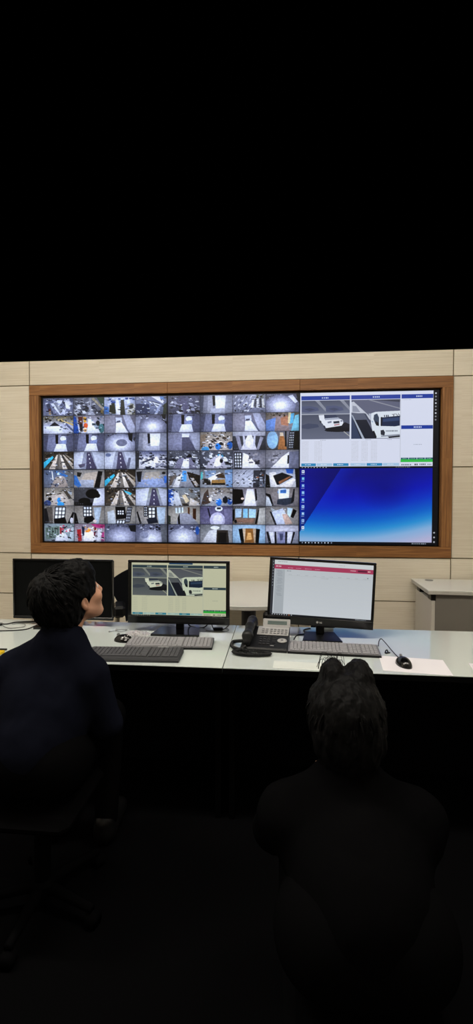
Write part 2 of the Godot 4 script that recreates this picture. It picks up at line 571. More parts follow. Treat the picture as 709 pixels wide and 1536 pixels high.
func feed(col: int, row: int) -> void:
	rng.seed = col * 31 + row * 7 + 5
	match row * 8 + col:
		0:
			fade("5c6484", "787e9a"); bits(30, 12, 0, 0, 90, 20, ["2c3044", "aab2cc", "4a5068"])
			poly("bcc4de", [24, 18, 40, 16, 84, 50, 56, 58]); poly("767c8c", [34, 16, 44, 14, 66, 40, 58, 54]); poly("d2d8ee", [72, 8, 92, 12, 90, 40, 76, 36])
			poly("c4cce4", [48, 6, 66, 8, 60, 20, 44, 14]); poly("404660", [10, 20, 20, 18, 36, 56, 22, 58]); oval("b09468", 23, 50, 4, 7); oval("5a2c34", 22, 40, 4, 5)
		1:
			fade("6c7080", "565a68"); rays(60, -30, [-20, 8, 40], 18, ["7c808e", "5a5e6e", "868a98"], 0)
			bits(34, 9, 0, 14, 70, 58, ["2a2e3c", "9aa0b2", "343848", "c6ccd8"], 0.5)
			poly("3c5440", [76, 0, 100, 0, 100, 34, 92, 26]); poly("97907c", [58, 4, 66, 0, 100, 38, 100, 46]); poly("7e6c44", [88, 44, 96, 40, 98, 58, 90, 60])
		2:
			fade("b6c4e4", "7e88a4", 0, 60); bits(24, 12, 0, 0, 100, 14, ["2e4e9a", "d6e0f2", "5478b8", "e6ecf6"])
			poly("3f78c8", [0, 30, 14, 34, 16, 56, 0, 56]); poly("27301e", [18, 22, 34, 20, 38, 56, 16, 58]); poly("d2d8ea", [38, 8, 46, 10, 56, 60, 38, 60])
			poly("32352e", [54, 10, 64, 10, 68, 60, 52, 60]); poly("aab2c8", [66, 14, 74, 16, 78, 60, 70, 60]); bits(24, 9, 74, 22, 98, 56, ["33342f", "c4c6c0", "5e6058", "8a8c80"])
		3:
			fade("7e88a8", "55607e"); poly("2c3a66", [2, 24, 44, 26, 46, 60, 0, 60])
			for k in 6:
				poly("c6cee2" if k % 2 else "4a5270", [20 + k * 8, 8 + k * 3, 78, 22 + k * 5, 78, 26 + k * 5, 20 + k * 8, 11 + k * 3])
			poly("eef2fb", [50, 0, 76, 0, 92, 18, 86, 24]); poly("6b94d2", [78, 0, 92, 2, 94, 12, 80, 10]); poly("96a2c2", [78, 28, 84, 26, 70, 60, 60, 60]); poly("384236", [90, 28, 100, 22, 100, 60, 88, 60])
		4:
			fade("636680", "4a4c62"); bits(60, 9, 0, 2, 100, 56, ["262838", "8c90a6", "3a3e52", "c4cadc", "74788e"], 0.5); poly("5a5a76", [30, 0, 50, 0, 74, 60, 50, 60])
		5: bright_hall()
		6:
			fade("8a90a8", "70768e"); cars_rows(3, -9, ["d2d6e2", "40445a", "a8aec0", "5e6478"])
			for k in 5:
				poly(["cfd2d6", "4a4e5c", "b8bcbe", "3c4050", "c6cac8"][k], [60 + k * 7, 14, 66 + k * 7, 14, 62 + k * 9, 44, 54 + k * 9, 44])
			bits(26, 8, 70, 0, 100, 12, ["2c322e", "5a625e", "8a9288"])
		7:
			dome("7d82a0", "d8def0", 42, 40, 48, 36); poly("d2d8ea", [66, 8, 80, 4, 96, 26, 88, 32]); poly("2a2c38", [90, 0, 100, 0, 100, 34, 96, 20])
		8:
			fade("6c6654", "a2a8bc", 0, 30); fade("a8aec6", "cad2e6", 30, 60); bits(26, 10, 0, 0, 100, 16, ["3a3526", "8a7e5c", "b0a478", "26241e"])
			poly("262836", [20, 34, 38, 20, 56, 34]); poly("d4dcf0", [0, 34, 56, 34, 66, 60, 0, 60]); poly("5c6488", [66, 22, 74, 20, 100, 48, 100, 56]); poly("c6ae6a", [58, 12, 100, 28, 100, 34, 60, 16])
		9:
			fade("8a8896", "c8d0e4"); poly("1e58c4", [0, 0, 8, 4, 18, 60, 0, 60]); poly("6a3526", [14, 4, 30, 2, 30, 30, 20, 34]); poly("2a2430", [18, 28, 30, 28, 30, 54, 22, 54])
			poly("d49a30", [32, 4, 42, 6, 42, 22, 34, 24]); oval("d2582e", 40, 34, 7, 9); oval("e0b070", 38, 48, 6, 8); poly("dde3f2", [48, 10, 58, 12, 96, 60, 46, 60])
			bits(18, 10, 58, 2, 96, 34, ["22242e", "5878a8", "3c4a52", "8898a8"]); oval("4c8088", 92, 44, 9, 16); oval("242a30", 80, 26, 6, 9)
		10: white_floor_hall()
		11:
			dome("70748e", "d2d8ec", 56, 42, 44, 32); poly("8d93ac", [0, 8, 18, 4, 10, 50, 0, 58]); poly("1e2028", [82, 0, 98, 0, 96, 18, 88, 14])
		12, 13: door_hall(42 if col == 4 else 36)
		14: white_floor_hall()
		15:
			fade("6e6254", "8a8e9e"); poly("8e7e80", [20, 14, 60, 4, 72, 60, 0, 60]); poly("a8745a", [44, 18, 66, 8, 68, 44, 46, 40]); poly("6a8ed0", [0, 26, 30, 16, 26, 60, 0, 60])
			poly("5cb0da", [74, 4, 86, 2, 82, 34, 70, 38]); poly("d0c49a", [68, 0, 76, 0, 72, 36, 66, 34]); poly("7cc8de", [88, 10, 100, 6, 100, 60, 76, 60]); bits(12, 8, 0, 0, 66, 10, ["33261e", "8a7a66"])
		16, 17: door_hall(40)
		18:
			dome("8a90aa", "d6dcee", 50, 40, 50, 38); oval("6c7088", 56, 32, 18, 12); poly("22242c", [76, 0, 92, 0, 90, 30, 80, 22])
		19: bright_hall()
		20:
			fade("868aa2", "7a7e9a"); poly("9ca2b8", [68, 4, 100, 0, 100, 60, 86, 60]); poly("54566e", [44, 16, 66, 16, 88, 60, 44, 60]); poly("dfe6f6", [44, 4, 68, 4, 66, 16, 44, 16])
		21:
			fade("8c8478", "c2bcb8"); bits(70, 8, 0, 0, 100, 46, ["4a3a2e", "d8d4d0", "242026", "b8aea4", "efeeee"]); poly("8a7a68", [0, 10, 20, 6, 14, 50, 0, 56])
			oval("2a7cd8", 56, 48, 9, 11); oval("2468c8", 92, 44, 8, 13); oval("3fa0e2", 16, 56, 12, 8); oval("1e2430", 64, 38, 5, 5); oval("222838", 32, 46, 6, 10)
		22:
			fade("c8ccd8", "9a9eb0", 0, 16); fade("484a52", "3a3c44", 14, 60); poly("8c8ea2", [8, 14, 20, 12, 30, 60, 20, 60]); poly("9496a8", [84, 16, 94, 20, 80, 60, 72, 60])
			poly("d2d4e2", [46, 10, 58, 10, 74, 60, 24, 60]); poly("b4b8c8", [30, 10, 36, 8, 40, 44, 34, 50]); poly("b0b4c4", [64, 8, 70, 10, 68, 50, 62, 44])
		23:
			fade("74747e", "4c4c4e"); oval("8cb8dc", 20, 28, 17, 30); poly("a06a3e", [42, 16, 54, 14, 64, 60, 36, 60]); poly("c8b8a0", [42, 4, 52, 4, 54, 16, 42, 16]); lattice(72, 2, 86, 56, 3, 7, -4); poly("26241e", [88, 0, 100, 0, 100, 60, 84, 60]); box_("20201e", 58, 0, 62, 50)
		24: lanes(10, 4)
		25:
			highway(48, 8, "848a9c"); poly("5c5870", [14, 44, 38, 40, 36, 50, 20, 56])
		26:
			highway(50, 4, "9298aa"); poly("666a80", [78, 22, 86, 22, 80, 58, 70, 58]); oval("6c7aa0", 12, 12, 9, 6)
		27:
			fade("5e668c", "b4b8c4", 0, 22); fade("c8cad2", "d2d4de", 22, 60); bits(50, 9, 10, 10, 100, 58, ["2e3244", "8a8ea0", "e8eaf0", "50546a"], 0.4)
			poly("44465a", [14, 38, 60, 20, 62, 24, 18, 46]); poly("3c3e46", [0, 0, 12, 0, 10, 60, 0, 60])
		28:
			street(91); poly("787890", [34, 26, 70, 22, 92, 60, 18, 60]); poly("d8dcea", [50, 28, 66, 26, 66, 60, 40, 60]); oval("23242e", 68, 18, 8, 5)
		29:
			street(57); poly("a8a8b8", [30, 30, 64, 14, 84, 60, 16, 60]); poly("dfe0ea", [48, 28, 62, 16, 66, 50, 40, 56]); bits(6, 8, 54, 4, 66, 16, ["3f9ac8", "d6dcea"]); oval("22242c", 66, 34, 5, 8)
		30:
			fade("6e707e", "8c8e9c"); lattice(4, 8, 26, 58, 3, 5, 2); poly("dcdfe8", [32, 8, 46, 14, 84, 60, 28, 60]); bits(18, 8, 46, 4, 96, 40, ["34343c", "9a98a0", "60606c"]); poly("82828e", [80, 16, 100, 8, 100, 60, 86, 60])
		31:
			fade("86868e", "787a88"); bits(16, 9, 0, 6, 50, 40, ["3c3c44", "a4a4ac", "5c5c64"]); poly("dfe1ea", [50, 22, 70, 6, 70, 60, 14, 60]); poly("202228", [66, 18, 71, 16, 70, 44, 65, 46]); poly("70748a", [72, 6, 100, 4, 100, 60, 70, 60])
		32:
			fade("5a6c8c", "6c7486"); poly("9a9088", [40, 24, 68, 20, 84, 60, 22, 60]); poly("6e7072", [70, 4, 100, 0, 100, 60, 82, 60]); bits(14, 9, 34, 4, 70, 18, ["4a90dc", "bcd8f4", "2f68b0"]); poly("e2e8f0", [26, 4, 29, 4, 33, 34, 30, 36]); oval("565a6e", 42, 52, 7, 6)
		33:
			fade("8e8c88", "a8a49e"); poly("aca294", [36, 12, 78, 6, 68, 60, 10, 60]); poly("9ca4b4", [20, 34, 66, 34, 64, 60, 12, 60]); poly("3a78c8", [0, 18, 8, 20, 24, 54, 14, 60, 0, 50]); poly("2a2a28", [10, 8, 26, 10, 20, 24, 10, 22]); poly("17191e", [80, 4, 94, 6, 84, 60, 66, 60])
			bits(10, 3, 72, 12, 90, 54, ["a8a8a4", "5c5c5c"])
		34: lanes(4, 15)
		35:
			fade("8c8c88", "76809c"); poly("a09a90", [30, 10, 76, 6, 84, 36, 20, 40]); poly("8a9cc4", [16, 34, 86, 30, 100, 60, 0, 60]); bits(40, 4, 20, 14, 90, 58, ["a8a8b0", "7a8ab4", "98a8cc"]); poly("23262c", [2, 8, 20, 6, 16, 42, 6, 40]); poly("3f74d0", [90, 24, 98, 20, 100, 44, 92, 46]); oval("262420", 90, 12, 6, 4)
		36:
			fade("9aa0ac", "80848e"); bits(18, 10, 0, 6, 42, 24, ["d6d8dc", "3c3a38", "5c5a58"], -0.5); poly("cfd2d6", [28, 24, 42, 22, 34, 60, 14, 60]); poly("6a6058", [6, 30, 26, 16, 10, 54, 2, 58]); poly("4a94dc", [46, 4, 58, 6, 58, 40, 42, 40]); poly("33281f", [60, 8, 100, 20, 100, 60, 84, 60, 66, 30]); poly("b0a89e", [72, 30, 80, 28, 98, 54, 88, 58])
		37:
			fade("747a80", "9ea4ac"); poly("52c2c4", [2, 10, 8, 8, 8, 32, 2, 34]); poly("7a94b4", [14, 6, 50, 4, 46, 26, 18, 28]); poly("d8dade", [24, 30, 60, 10, 64, 14, 34, 50]); bits(12, 9, 6, 30, 24, 44, ["2e2a26", "5c5852"])
			poly("96703c", [36, 36, 76, 34, 78, 46, 34, 52]); poly("4e3a26", [52, 18, 72, 12, 78, 30, 54, 28]); poly("241e18", [36, 46, 78, 46, 78, 52, 36, 52]); poly("7ca0cc", [76, 4, 100, 0, 100, 60, 82, 60])
		38:
			fade("9aa0b0", "b6bcc8"); cars_rows(8, -14, ["d8dce4", "686e80", "b0b6c2", "444a5a"]); poly("3c3e48", [64, 4, 100, 4, 96, 60, 62, 60]); bits(18, 8, 64, 4, 96, 54, ["6c7484", "23262c", "a0a8b4", "8a5a44"])
		39:
			fade("98a0b0", "c6c8cc"); poly("e4e4e4", [10, 12, 30, 10, 40, 56, 18, 60]); poly("22242a", [22, 22, 50, 12, 84, 26, 40, 52, 34, 52]); poly("8a5a3c", [38, 42, 72, 24, 78, 26, 42, 50]); poly("dedcda", [40, 58, 84, 30, 90, 36, 76, 60]); poly("2a5fc0", [60, 0, 84, 0, 82, 16, 64, 14]); poly("20242a", [88, 0, 100, 0, 100, 60, 92, 60]); poly("23231f", [0, 16, 10, 22, 14, 60, 0, 60])
		40:
			fade("8a8478", "a8a49c"); bits(16, 8, 0, 4, 60, 24, ["3a342c", "d4d0c8", "6c645a"]); poly("b4aca4", [26, 26, 64, 20, 96, 60, 26, 60]); poly("4a423a", [62, 6, 72, 4, 92, 34, 84, 38]); poly("aab6c2", [80, 10, 94, 14, 92, 24, 82, 18]); oval("2f8ae0", 50, 42, 6, 9); oval("3aa0ee", 56, 56, 12, 8); oval("38508e", 12, 52, 12, 10); oval("1c1c20", 20, 38, 6, 6)
		41:
			fade("4c4e54", "3c3c42"); poly("cdd3e4", [74, 4, 100, 0, 100, 60, 60, 60, 66, 34, 80, 28]); oval("14151a", 60, 20, 22, 16); oval("1a1b20", 76, 26, 10, 8); box_("101114", 0, 50, 60, 60); oval("16171b", 34, 44, 20, 10)
		42: lanes(80, 22)
		43: highway(58, 0, "82887e")
		44:
			fade("7e8890", "6c6862"); poly("2450b4", [0, 6, 18, 4, 14, 60, 0, 60]); bits(20, 8, 0, 4, 24, 50, ["1c3c8c", "4a7cdc", "c6d2ea"]); poly("b8bfc8", [20, 10, 32, 14, 44, 60, 16, 60]); bits(30, 9, 40, 2, 100, 56, ["3c342c", "8c8478", "5c544a"], 0.6); poly("c2b494", [44, 26, 54, 22, 68, 44, 56, 52]); poly("c8c2b8", [70, 34, 100, 50, 100, 60, 66, 60])
		45:
			fade("90887c", "9aa2b0"); poly("54433a", [12, 20, 24, 4, 32, 50, 2, 60]); bits(18, 8, 40, 0, 100, 20, ["2a2420", "d0ccc6", "6a625c"]); oval("2a7ae4", 58, 48, 9, 12); oval("2c5cb4", 92, 46, 8, 10); oval("1e2634", 78, 40, 8, 12); poly("e0dcd4", [26, 34, 36, 32, 36, 44, 28, 44])
		46:
			fade("76727a", "a0a0a8"); poly("1c191a", [0, 4, 30, 6, 36, 40, 30, 52, 0, 56]); poly("dcdee8", [44, 4, 64, 4, 72, 60, 34, 60]); poly("16171c", [68, 4, 72, 4, 76, 40, 70, 44]); poly("7c7c80", [76, 2, 100, 0, 100, 60, 74, 60]); oval("cdb8a8", 30, 36, 5, 4)
		47:
			fade("847e7c", "787478"); oval("6a9cd4", 54, 14, 18, 12); poly("d6deea", [38, 4, 72, 4, 70, 36, 40, 36]); poly("3a70b8", [44, 8, 62, 6, 62, 18, 44, 18]); poly("343e4e", [36, 38, 80, 32, 84, 50, 60, 58, 34, 54]); poly("1c1e24", [0, 18, 14, 22, 24, 58, 20, 60, 10, 30, 0, 24]); poly("c8d2da", [2, 28, 10, 32, 20, 60, 0, 60]); poly("23242c", [84, 4, 88, 4, 86, 44, 76, 52])
		48:
			fade("8a8680", "9a968e"); poly("23232a", [0, 10, 8, 8, 20, 58, 0, 60]); poly("5c5650", [8, 4, 28, 2, 30, 60, 18, 60]); lattice(38, 4, 72, 44, 3, 3, -4); poly("15161e", [32, 46, 70, 38, 76, 60, 34, 60]); poly("12131a", [96, 20, 100, 24, 92, 60, 78, 60]); oval("d6d8e2", 92, 50, 6, 10)
		49:
			fade("847e76", "90908c"); lattice(30, 2, 58, 36, 3, 3, 0); poly("191b24", [32, 40, 60, 32, 68, 48, 44, 60, 32, 56]); poly("12131a", [0, 22, 6, 26, 14, 60, 0, 60]); poly("a4b6c6", [64, 6, 90, 4, 80, 60, 70, 60]); oval("d2c8c2", 68, 52, 6, 6)
		50:
			fade("9c988e", "8c8a86"); poly("b2bcc4", [8, 20, 30, 14, 36, 60, 10, 60]); poly("1a1b22", [34, 2, 66, 2, 70, 42, 36, 46]); lattice(40, 14, 62, 30, 3, 2, 0); lattice(74, 4, 88, 54, 3, 5, -8); lattice(38, 48, 66, 60, 3, 1, -2)
		51:
			fade("8a857e", "949290"); lattice(40, 4, 62, 40, 2, 3, 0); poly("262c3e", [34, 44, 66, 36, 72, 56, 40, 60]); poly("1a1c22", [2, 20, 6, 18, 18, 58, 12, 60]); poly("a8bcce", [66, 4, 96, 4, 92, 60, 74, 60]); box_("2c2a2c", 64, 2, 67, 40); lattice(26, 2, 36, 34, 2, 4, 0)
		52:
			fade("8a867e", "a8a69e"); poly("3a4238", [0, 30, 8, 34, 8, 60, 0, 60]); poly("c2d4e0", [22, 6, 48, 4, 48, 22, 24, 24]); box_("3a3634", 30, 4, 32, 22); box_("3a3634", 40, 4, 42, 22); poly("8a8e9c", [34, 26, 66, 22, 96, 60, 26, 60]); poly("5c3820", [62, 4, 68, 4, 68, 28, 62, 24]); poly("4e2c18", [78, 8, 88, 8, 88, 46, 78, 40]); poly("1e1e20", [30, 40, 36, 24, 38, 60, 32, 60])
		53:
			fade("5c587c", "6c6a8c"); poly("2c2c40", [22, 8, 26, 6, 36, 44, 32, 48]); oval("aaaac6", 54, 46, 24, 26); oval("c6c8de", 55, 46, 16, 18); oval("e2eaf8", 58, 8, 12, 9); box_("22262e", 52, 4, 64, 10); poly("747294", [74, 10, 100, 6, 100, 60, 78, 60])
		54:
			fade("5c5c5a", "76685c"); poly("a4c0d8", [8, 8, 28, 8, 26, 36, 8, 38]); poly("7cb4de", [32, 8, 46, 8, 46, 38, 32, 38]); poly("9cc2e0", [50, 8, 72, 10, 70, 38, 50, 38]); poly("17181c", [0, 12, 6, 10, 6, 46, 0, 50]); oval("14151a", 10, 50, 5, 6); poly("1a1b1f", [78, 12, 84, 12, 74, 58, 68, 58]); poly("b2b2ac", [82, 6, 100, 4, 100, 60, 76, 60]); poly("8a6a5a", [10, 40, 68, 40, 64, 54, 14, 54])
		55:
			fade("807c78", "8c8a88"); poly("b6c0d4", [18, 18, 52, 6, 78, 56, 32, 60]); poly("b89e90", [50, 26, 64, 24, 82, 56, 60, 60]); poly("23242a", [12, 16, 18, 18, 34, 60, 28, 60]); poly("14151a", [84, 8, 94, 14, 84, 38, 76, 34]); poly("b4d0e2", [66, 4, 82, 6, 74, 36, 66, 26]); bits(12, 6, 10, 4, 60, 14, ["9aaab4", "c6ccd0"])
		56:
			fade("8a9ca2", "7e8a90"); poly("6c8078", [2, 14, 52, 8, 50, 46, 6, 56])
			for k in 5:
				box_("42544c", 8 + k * 9, 16 - k, 11 + k * 9, 44 - k)
			poly("c6ccd6", [40, 44, 66, 26, 90, 60, 36, 60]); bits(26, 8, 54, 4, 92, 26, ["c23a54", "d888b0", "3a3444", "e4d8e2", "8c2c3c"]); poly("a83038", [52, 8, 58, 8, 58, 36, 52, 34]); poly("b6c8d0", [88, 20, 98, 10, 98, 60, 82, 60])
		57:
			fade("907e8c", "b4b2b8"); poly("c02a30", [8, 20, 22, 18, 24, 58, 12, 60]); poly("dcdce0", [30, 30, 60, 24, 72, 60, 30, 60]); bits(14, 9, 28, 8, 66, 26, ["e09a3c", "e8c486", "d27830", "3a3440"]); poly("c83a80", [54, 0, 100, 2, 100, 16, 70, 12]); poly("263252", [24, 8, 34, 12, 32, 40, 26, 40]); poly("c8ccd6", [78, 20, 92, 14, 84, 60, 74, 60]); poly("c04a8c", [90, 30, 98, 26, 98, 60, 88, 60]); poly("7a2436", [66, 12, 72, 12, 68, 40, 64, 40])
		58:
			dome("747892", "b2b8ce", 52, 46, 52, 36); poly("26282e", [76, 4, 100, 2, 100, 26, 84, 24])
		59:
			dome("868a9e", "cad0e0", 52, 50, 42, 32); poly("62666e", [78, 4, 100, 0, 100, 60, 84, 60]); oval("8288a0", 26, 36, 14, 12)
		60:
			dome("888ea4", "ccd2e0", 46, 46, 44, 34); oval("2a5cb8", 92, 20, 6, 14)
		61:
			fade("74787c", "9a9c9e"); poly("bcc0c6", [28, 20, 52, 14, 50, 60, 4, 60]); oval("e2e8ec", 46, 10, 14, 6); poly("3a332e", [52, 18, 86, 18, 90, 60, 50, 60]); poly("262120", [56, 26, 82, 26, 82, 60, 56, 60]); poly("a4a8ae", [66, 0, 100, 0, 100, 20, 66, 16])
		62:
			fade("a0c2de", "8cb0cc"); poly("16191f", [18, 14, 30, 12, 36, 60, 26, 60]); poly("14171c", [72, 12, 84, 14, 80, 60, 68, 60]); poly("8c5c2c", [40, 12, 62, 12, 72, 60, 34, 60]); poly("c8985c", [46, 26, 56, 26, 60, 48, 42, 50]); poly("b6a48c", [30, 12, 40, 12, 38, 50, 36, 60]); poly("a8947c", [62, 12, 72, 12, 70, 60, 66, 60])
		63:
			fade("9c9eae", "7e8290"); poly("b8bac8", [0, 4, 100, 2, 100, 18, 0, 20]); poly("26282e", [2, 22, 8, 22, 18, 60, 10, 60]); poly("c8ccd6", [10, 22, 24, 22, 28, 60, 18, 60]); poly("1e2026", [28, 22, 32, 22, 34, 60, 28, 60]); poly("7c80a0", [38, 22, 58, 22, 60, 60, 36, 60]); poly("1e2026", [60, 22, 66, 22, 64, 60, 60, 60]); poly("c2c6d2", [68, 22, 82, 22, 78, 60, 66, 60]); poly("22242a", [84, 22, 90, 22, 80, 60, 76, 60]); poly("454a66", [42, 28, 54, 28, 52, 50, 44, 50])
	# fine detail of the busy outdoor and shop views
	if row * 8 + col in [0, 1, 2, 3, 4, 6, 8, 9, 21, 24, 27, 28, 29, 32, 34, 36, 37, 38, 40, 42, 44, 45, 56, 57]:
		for k in 30:
			var x := rng.randf_range(2, 98)
			var y := rng.randf_range(2, 58)
			var w := rng.randf_range(3.0, 9.0)
			var c: String = ["1e2028", "c6ccda", "2a2d36", "aab2c2", "3a3f4a", "d4d9e4", "5c6270"][rng.randi() % 7]
			poly(c, [x, y, x + w, y + rng.randf_range(-2, 2), x + w * rng.randf_range(0.6, 1.6), y + rng.randf_range(1.5, 5.0), x + rng.randf_range(-1, 1), y + rng.randf_range(1.0, 3.0)])
	# the caption lines of the recorder, too small to read
	for k in 5:
		box_("a8aebc", 4 + k * 6.5, 3, 7 + k * 6.5, 4.4)
	for k in 4:
		box_("9aa0b0", 4 + k * 7, 54, 8 + k * 7, 55.4)

func feeds_picture(pc: int, pr: int) -> Image:
	pic = Image.create(768, 432, false, Image.FORMAT_RGB8)
	pic.fill(Color("22242e"))
	for r in 4:
		for c in 4:
			frame_pic(c * 192 + 1, r * 108 + 1, 190, 106)
			feed(pc * 4 + c, pr * 4 + r)
	for k in 5:
		pic.fill_rect(Rect2i(clampi(k * 192 - 1, 0, 766), 0, 2, 432), Color("3a3e4c"))
		pic.fill_rect(Rect2i(0, clampi(k * 108 - 1, 0, 430), 768, 2), Color("3a3e4c"))
	pic.resize(256, 144, Image.INTERPOLATE_LANCZOS)
	pic.resize(512, 288, Image.INTERPOLATE_CUBIC)
	var n := FastNoiseLite.new()
	n.seed = pc * 5 + pr + 40
	n.frequency = 0.07
	n.fractal_octaves = 3
	for y in 288:
		for x in 512:
			var c := pic.get_pixel(x, y)
			var l := c.get_luminance()
			# the recorder's picture: contrasty, cool in the greys, with compression mottling and each camera lens's own dim corners
			var k := 1.0 + 0.26 * n.get_noise_2d(x, y * 1.2) * (1.0 - 0.6 * l)
			var e := Vector2(fmod(x, 128.0) / 64.0 - 1.0, fmod(y, 72.0) / 36.0 - 1.0).length_squared()
			var s := clampf((l - 0.47) * 1.28 + 0.50, 0.02, 1.0) / maxf(l, 0.02) * k * (1.06 - 0.20 * e)
			pic.set_pixel(x, y, Color(c.r * s * 0.97, c.g * s * 0.99, c.b * s * 1.07))
	return pic

func write_marks(c: String, x: float, y: float, n: int, w: float, h: float) -> void:
	for k in n:
		box_(c, x + k * w * 1.35, y, x + k * w * 1.35 + w * rng.randf_range(0.6, 1.0), y + h)

# the number-plate program, in units of 1000 by 560
func program_picture(white: String, blue: String, dim: float, taskbar: bool, strip: bool) -> Image:
	pic = Image.create(1000, 560, false, Image.FORMAT_RGB8)
	pic.fill(Color(white))
	rng.seed = 77
	frame_pic(0, 0, 1000, 560, Vector2(1000, 560))
	var R := Rect2(0, 0, 1000, 560)
	var wdt := 962.0 if strip else 1000.0
	var X := func(u: float) -> float: return u * wdt / 962.0
	box_(blue, X.call(8), 24, X.call(364), 54); box_(blue, X.call(374), 24, X.call(728), 54); box_(blue, X.call(736), 24, X.call(960), 54); box_(blue, X.call(736), 250, X.call(960), 276)
	write_marks("c6d2f0", X.call(160), 34, 4, 10, 10); write_marks("c6d2f0", X.call(530), 34, 4, 10, 10); write_marks("c6d2f0", X.call(840), 34, 4, 9, 10); write_marks("c6d2f0", X.call(825), 258, 5, 9, 10)
	# left view: a parked white car
	var L := Rect2(X.call(10), 58, X.call(354), 286)
	var put_ := func(c: String, p: Array, lim: Rect2) -> void:
		var q := []
		for i in range(0, p.size(), 2):
			q.append_array([X.call(p[i]), p[i + 1]])
		poly(c, q, lim)
	fade("4c5268", "6e768e", 58, 156, X.call(10), X.call(364)); fade("4c5266", "686e84", 162, 344, X.call(10), X.call(364))
	for k in 2:
		var bx := 10.0 + k * 180.0
		put_.call("50587a", [bx, 100, bx + 60, 96, bx + 120, 110, bx + 130, 132, bx + 50, 146, bx, 140], L); put_.call("8a90a2", [bx + 100, 58, bx + 130, 58, bx + 180, 120, bx + 178, 140], L)
		put_.call("434a66", [bx + 16, 120, bx + 60, 112, bx + 100, 124, bx + 60, 136], L)
	put_.call("454c66", [10, 240, 60, 226, 130, 234, 140, 254, 60, 268, 10, 262], L)
	put_.call("15161e", [180, 280, 220, 230, 330, 224, 364, 250, 364, 290, 270, 292, 200, 288], L)
	put_.call("1b1d28", [330, 220, 364, 236, 364, 262, 300, 262], L)
	put_.call("e4eaf8", [136, 166, 176, 164, 180, 196, 296, 196, 314, 204, 318, 226, 306, 246, 262, 252, 196, 262, 176, 254, 168, 232, 146, 214], L)
	put_.call("39405a", [178, 168, 262, 165, 276, 184, 182, 190], L); put_.call("a8b0c6", [180, 190, 278, 184, 300, 198, 184, 204], L); put_.call("2b3040", [244, 214, 288, 210, 290, 226, 248, 230], L); put_.call("7a8098", [200, 216, 230, 210, 232, 222, 206, 228], L); put_.call("7a8098", [296, 206, 312, 204, 312, 214, 298, 218], L)
	put_.call("30354a", [170, 240, 184, 246, 190, 268, 178, 266], L); put_.call("b88a94", [250, 236, 290, 230, 290, 240, 252, 246], L); put_.call("2a2e3a", [144, 204, 156, 210, 158, 228, 148, 222], L)
	put_.call("aeb0b0", [318, 290, 326, 288, 364, 320, 364, 328], L)
	box_("aab0be", X.call(10), 156, X.call(364), 161); box_("dfe6f6", X.call(366), 56, X.call(372), 346)
	# right view: a small white lorry
	var V := Rect2(X.call(376), 58, X.call(350), 286)
	fade("5c607a", "6e7388", 58, 344, X.call(376), X.call(726))
	put_.call("3c4052", [480, 58, 728, 58, 728, 80, 600, 66], V); put_.call("8c90a0", [500, 62, 520, 60, 728, 122, 728, 130], V)
	put_.call("c2c8d8", [376, 74, 392, 70, 548, 216, 540, 230, 460, 160, 376, 150], V); put_.call("8f95aa", [384, 100, 410, 104, 440, 148, 384, 146], V)
	put_.call("5a6076", [376, 156, 470, 156, 500, 210, 376, 208], V); put_.call("1b1f2e", [376, 206, 486, 204, 560, 344, 376, 344], V)
	put_.call("34405e", [376, 180, 390, 206, 446, 344, 376, 344], V); put_.call("a8b4c8", [376, 166, 386, 170, 474, 344, 456, 344], V)
	put_.call("40465c", [466, 156, 480, 160, 560, 290, 552, 300], V)
	put_.call("b4bcd0", [500, 160, 550, 160, 560, 200, 520, 220], V)
	put_.call("dce6f2", [520, 158, 550, 148, 728, 142, 728, 340, 560, 340, 530, 290, 518, 230], V)
	put_.call("39465c", [540, 170, 562, 160, 576, 190, 576, 250, 550, 236, 536, 200], V); put_.call("15181f", [552, 214, 574, 230, 574, 252, 554, 246], V)
	put_.call("1c2a48", [596, 190, 728, 178, 728, 250, 690, 256, 594, 252], V); put_.call("30446c", [604, 200, 720, 190, 722, 214, 606, 222], V); put_.call("1a1c24", [588, 188, 600, 186, 598, 254, 588, 250], V)
	# the number on the lorry's brow, drawn stroke by stroke
	for k in 4:
		var gx: float = 668.0 + k * 15.0
		var gy := 166.0 - k * 2.0
		for st in [[[0, 0], [9, 0], [9, 18], [0, 18]], [[0, 0], [0, 18], [9, 18], [9, 9]], [[0, 0], [0, 9], [9, 9], [9, 18]], [[0, 0], [0, 9], [9, 9], [9, 18]]][k].size() - 1:
			var pth: Array = [[[0, 0], [9, 0], [9, 18], [0, 18]], [[9, 0], [0, 0], [0, 18], [9, 18]], [[0, 0], [0, 9], [9, 9], [9, 18]], [[0, 0], [0, 9], [9, 9], [9, 18]]][k]
			var a: Array = pth[st]
			var b: Array = pth[st + 1]
			box_("3a4050", X.call(gx + minf(a[0], b[0])), gy + minf(a[1], b[1]), X.call(gx + maxf(a[0], b[0]) + 3), gy + maxf(a[1], b[1]) + 3)
	write_marks("40465a", X.call(612), 172, 3, 10, 14)
	write_marks("6a7280", X.call(626), 284, 8, 8, 10)
	put_.call("2c303c", [588, 284, 610, 280, 620, 300, 616, 322, 590, 316], V); put_.call("15171d", [528, 290, 542, 286, 560, 330, 556, 344], V); put_.call("9098a8", [590, 322, 728, 312, 728, 322, 594, 332], V); put_.call("20232c", [640, 330, 728, 322, 728, 334, 650, 340], V); put_.call("9ab4d0", [524, 212, 534, 216, 534, 226, 524, 222], V)
	# tables of readings
	for g in [[14, 60], [108, 70], [380, 60], [452, 56], [520, 56]]:
		for r in 15:
			write_marks("b4b8c4", X.call(g[0]), 362 + r * 10, 5, g[1] / 8.0, 3)
	write_marks("9aa0b0", X.call(150), 350, 4, 8, 4); write_marks("9aa0b0", X.call(480), 350, 4, 8, 4); write_marks("9aa0b0", X.call(640), 350, 3, 8, 4)
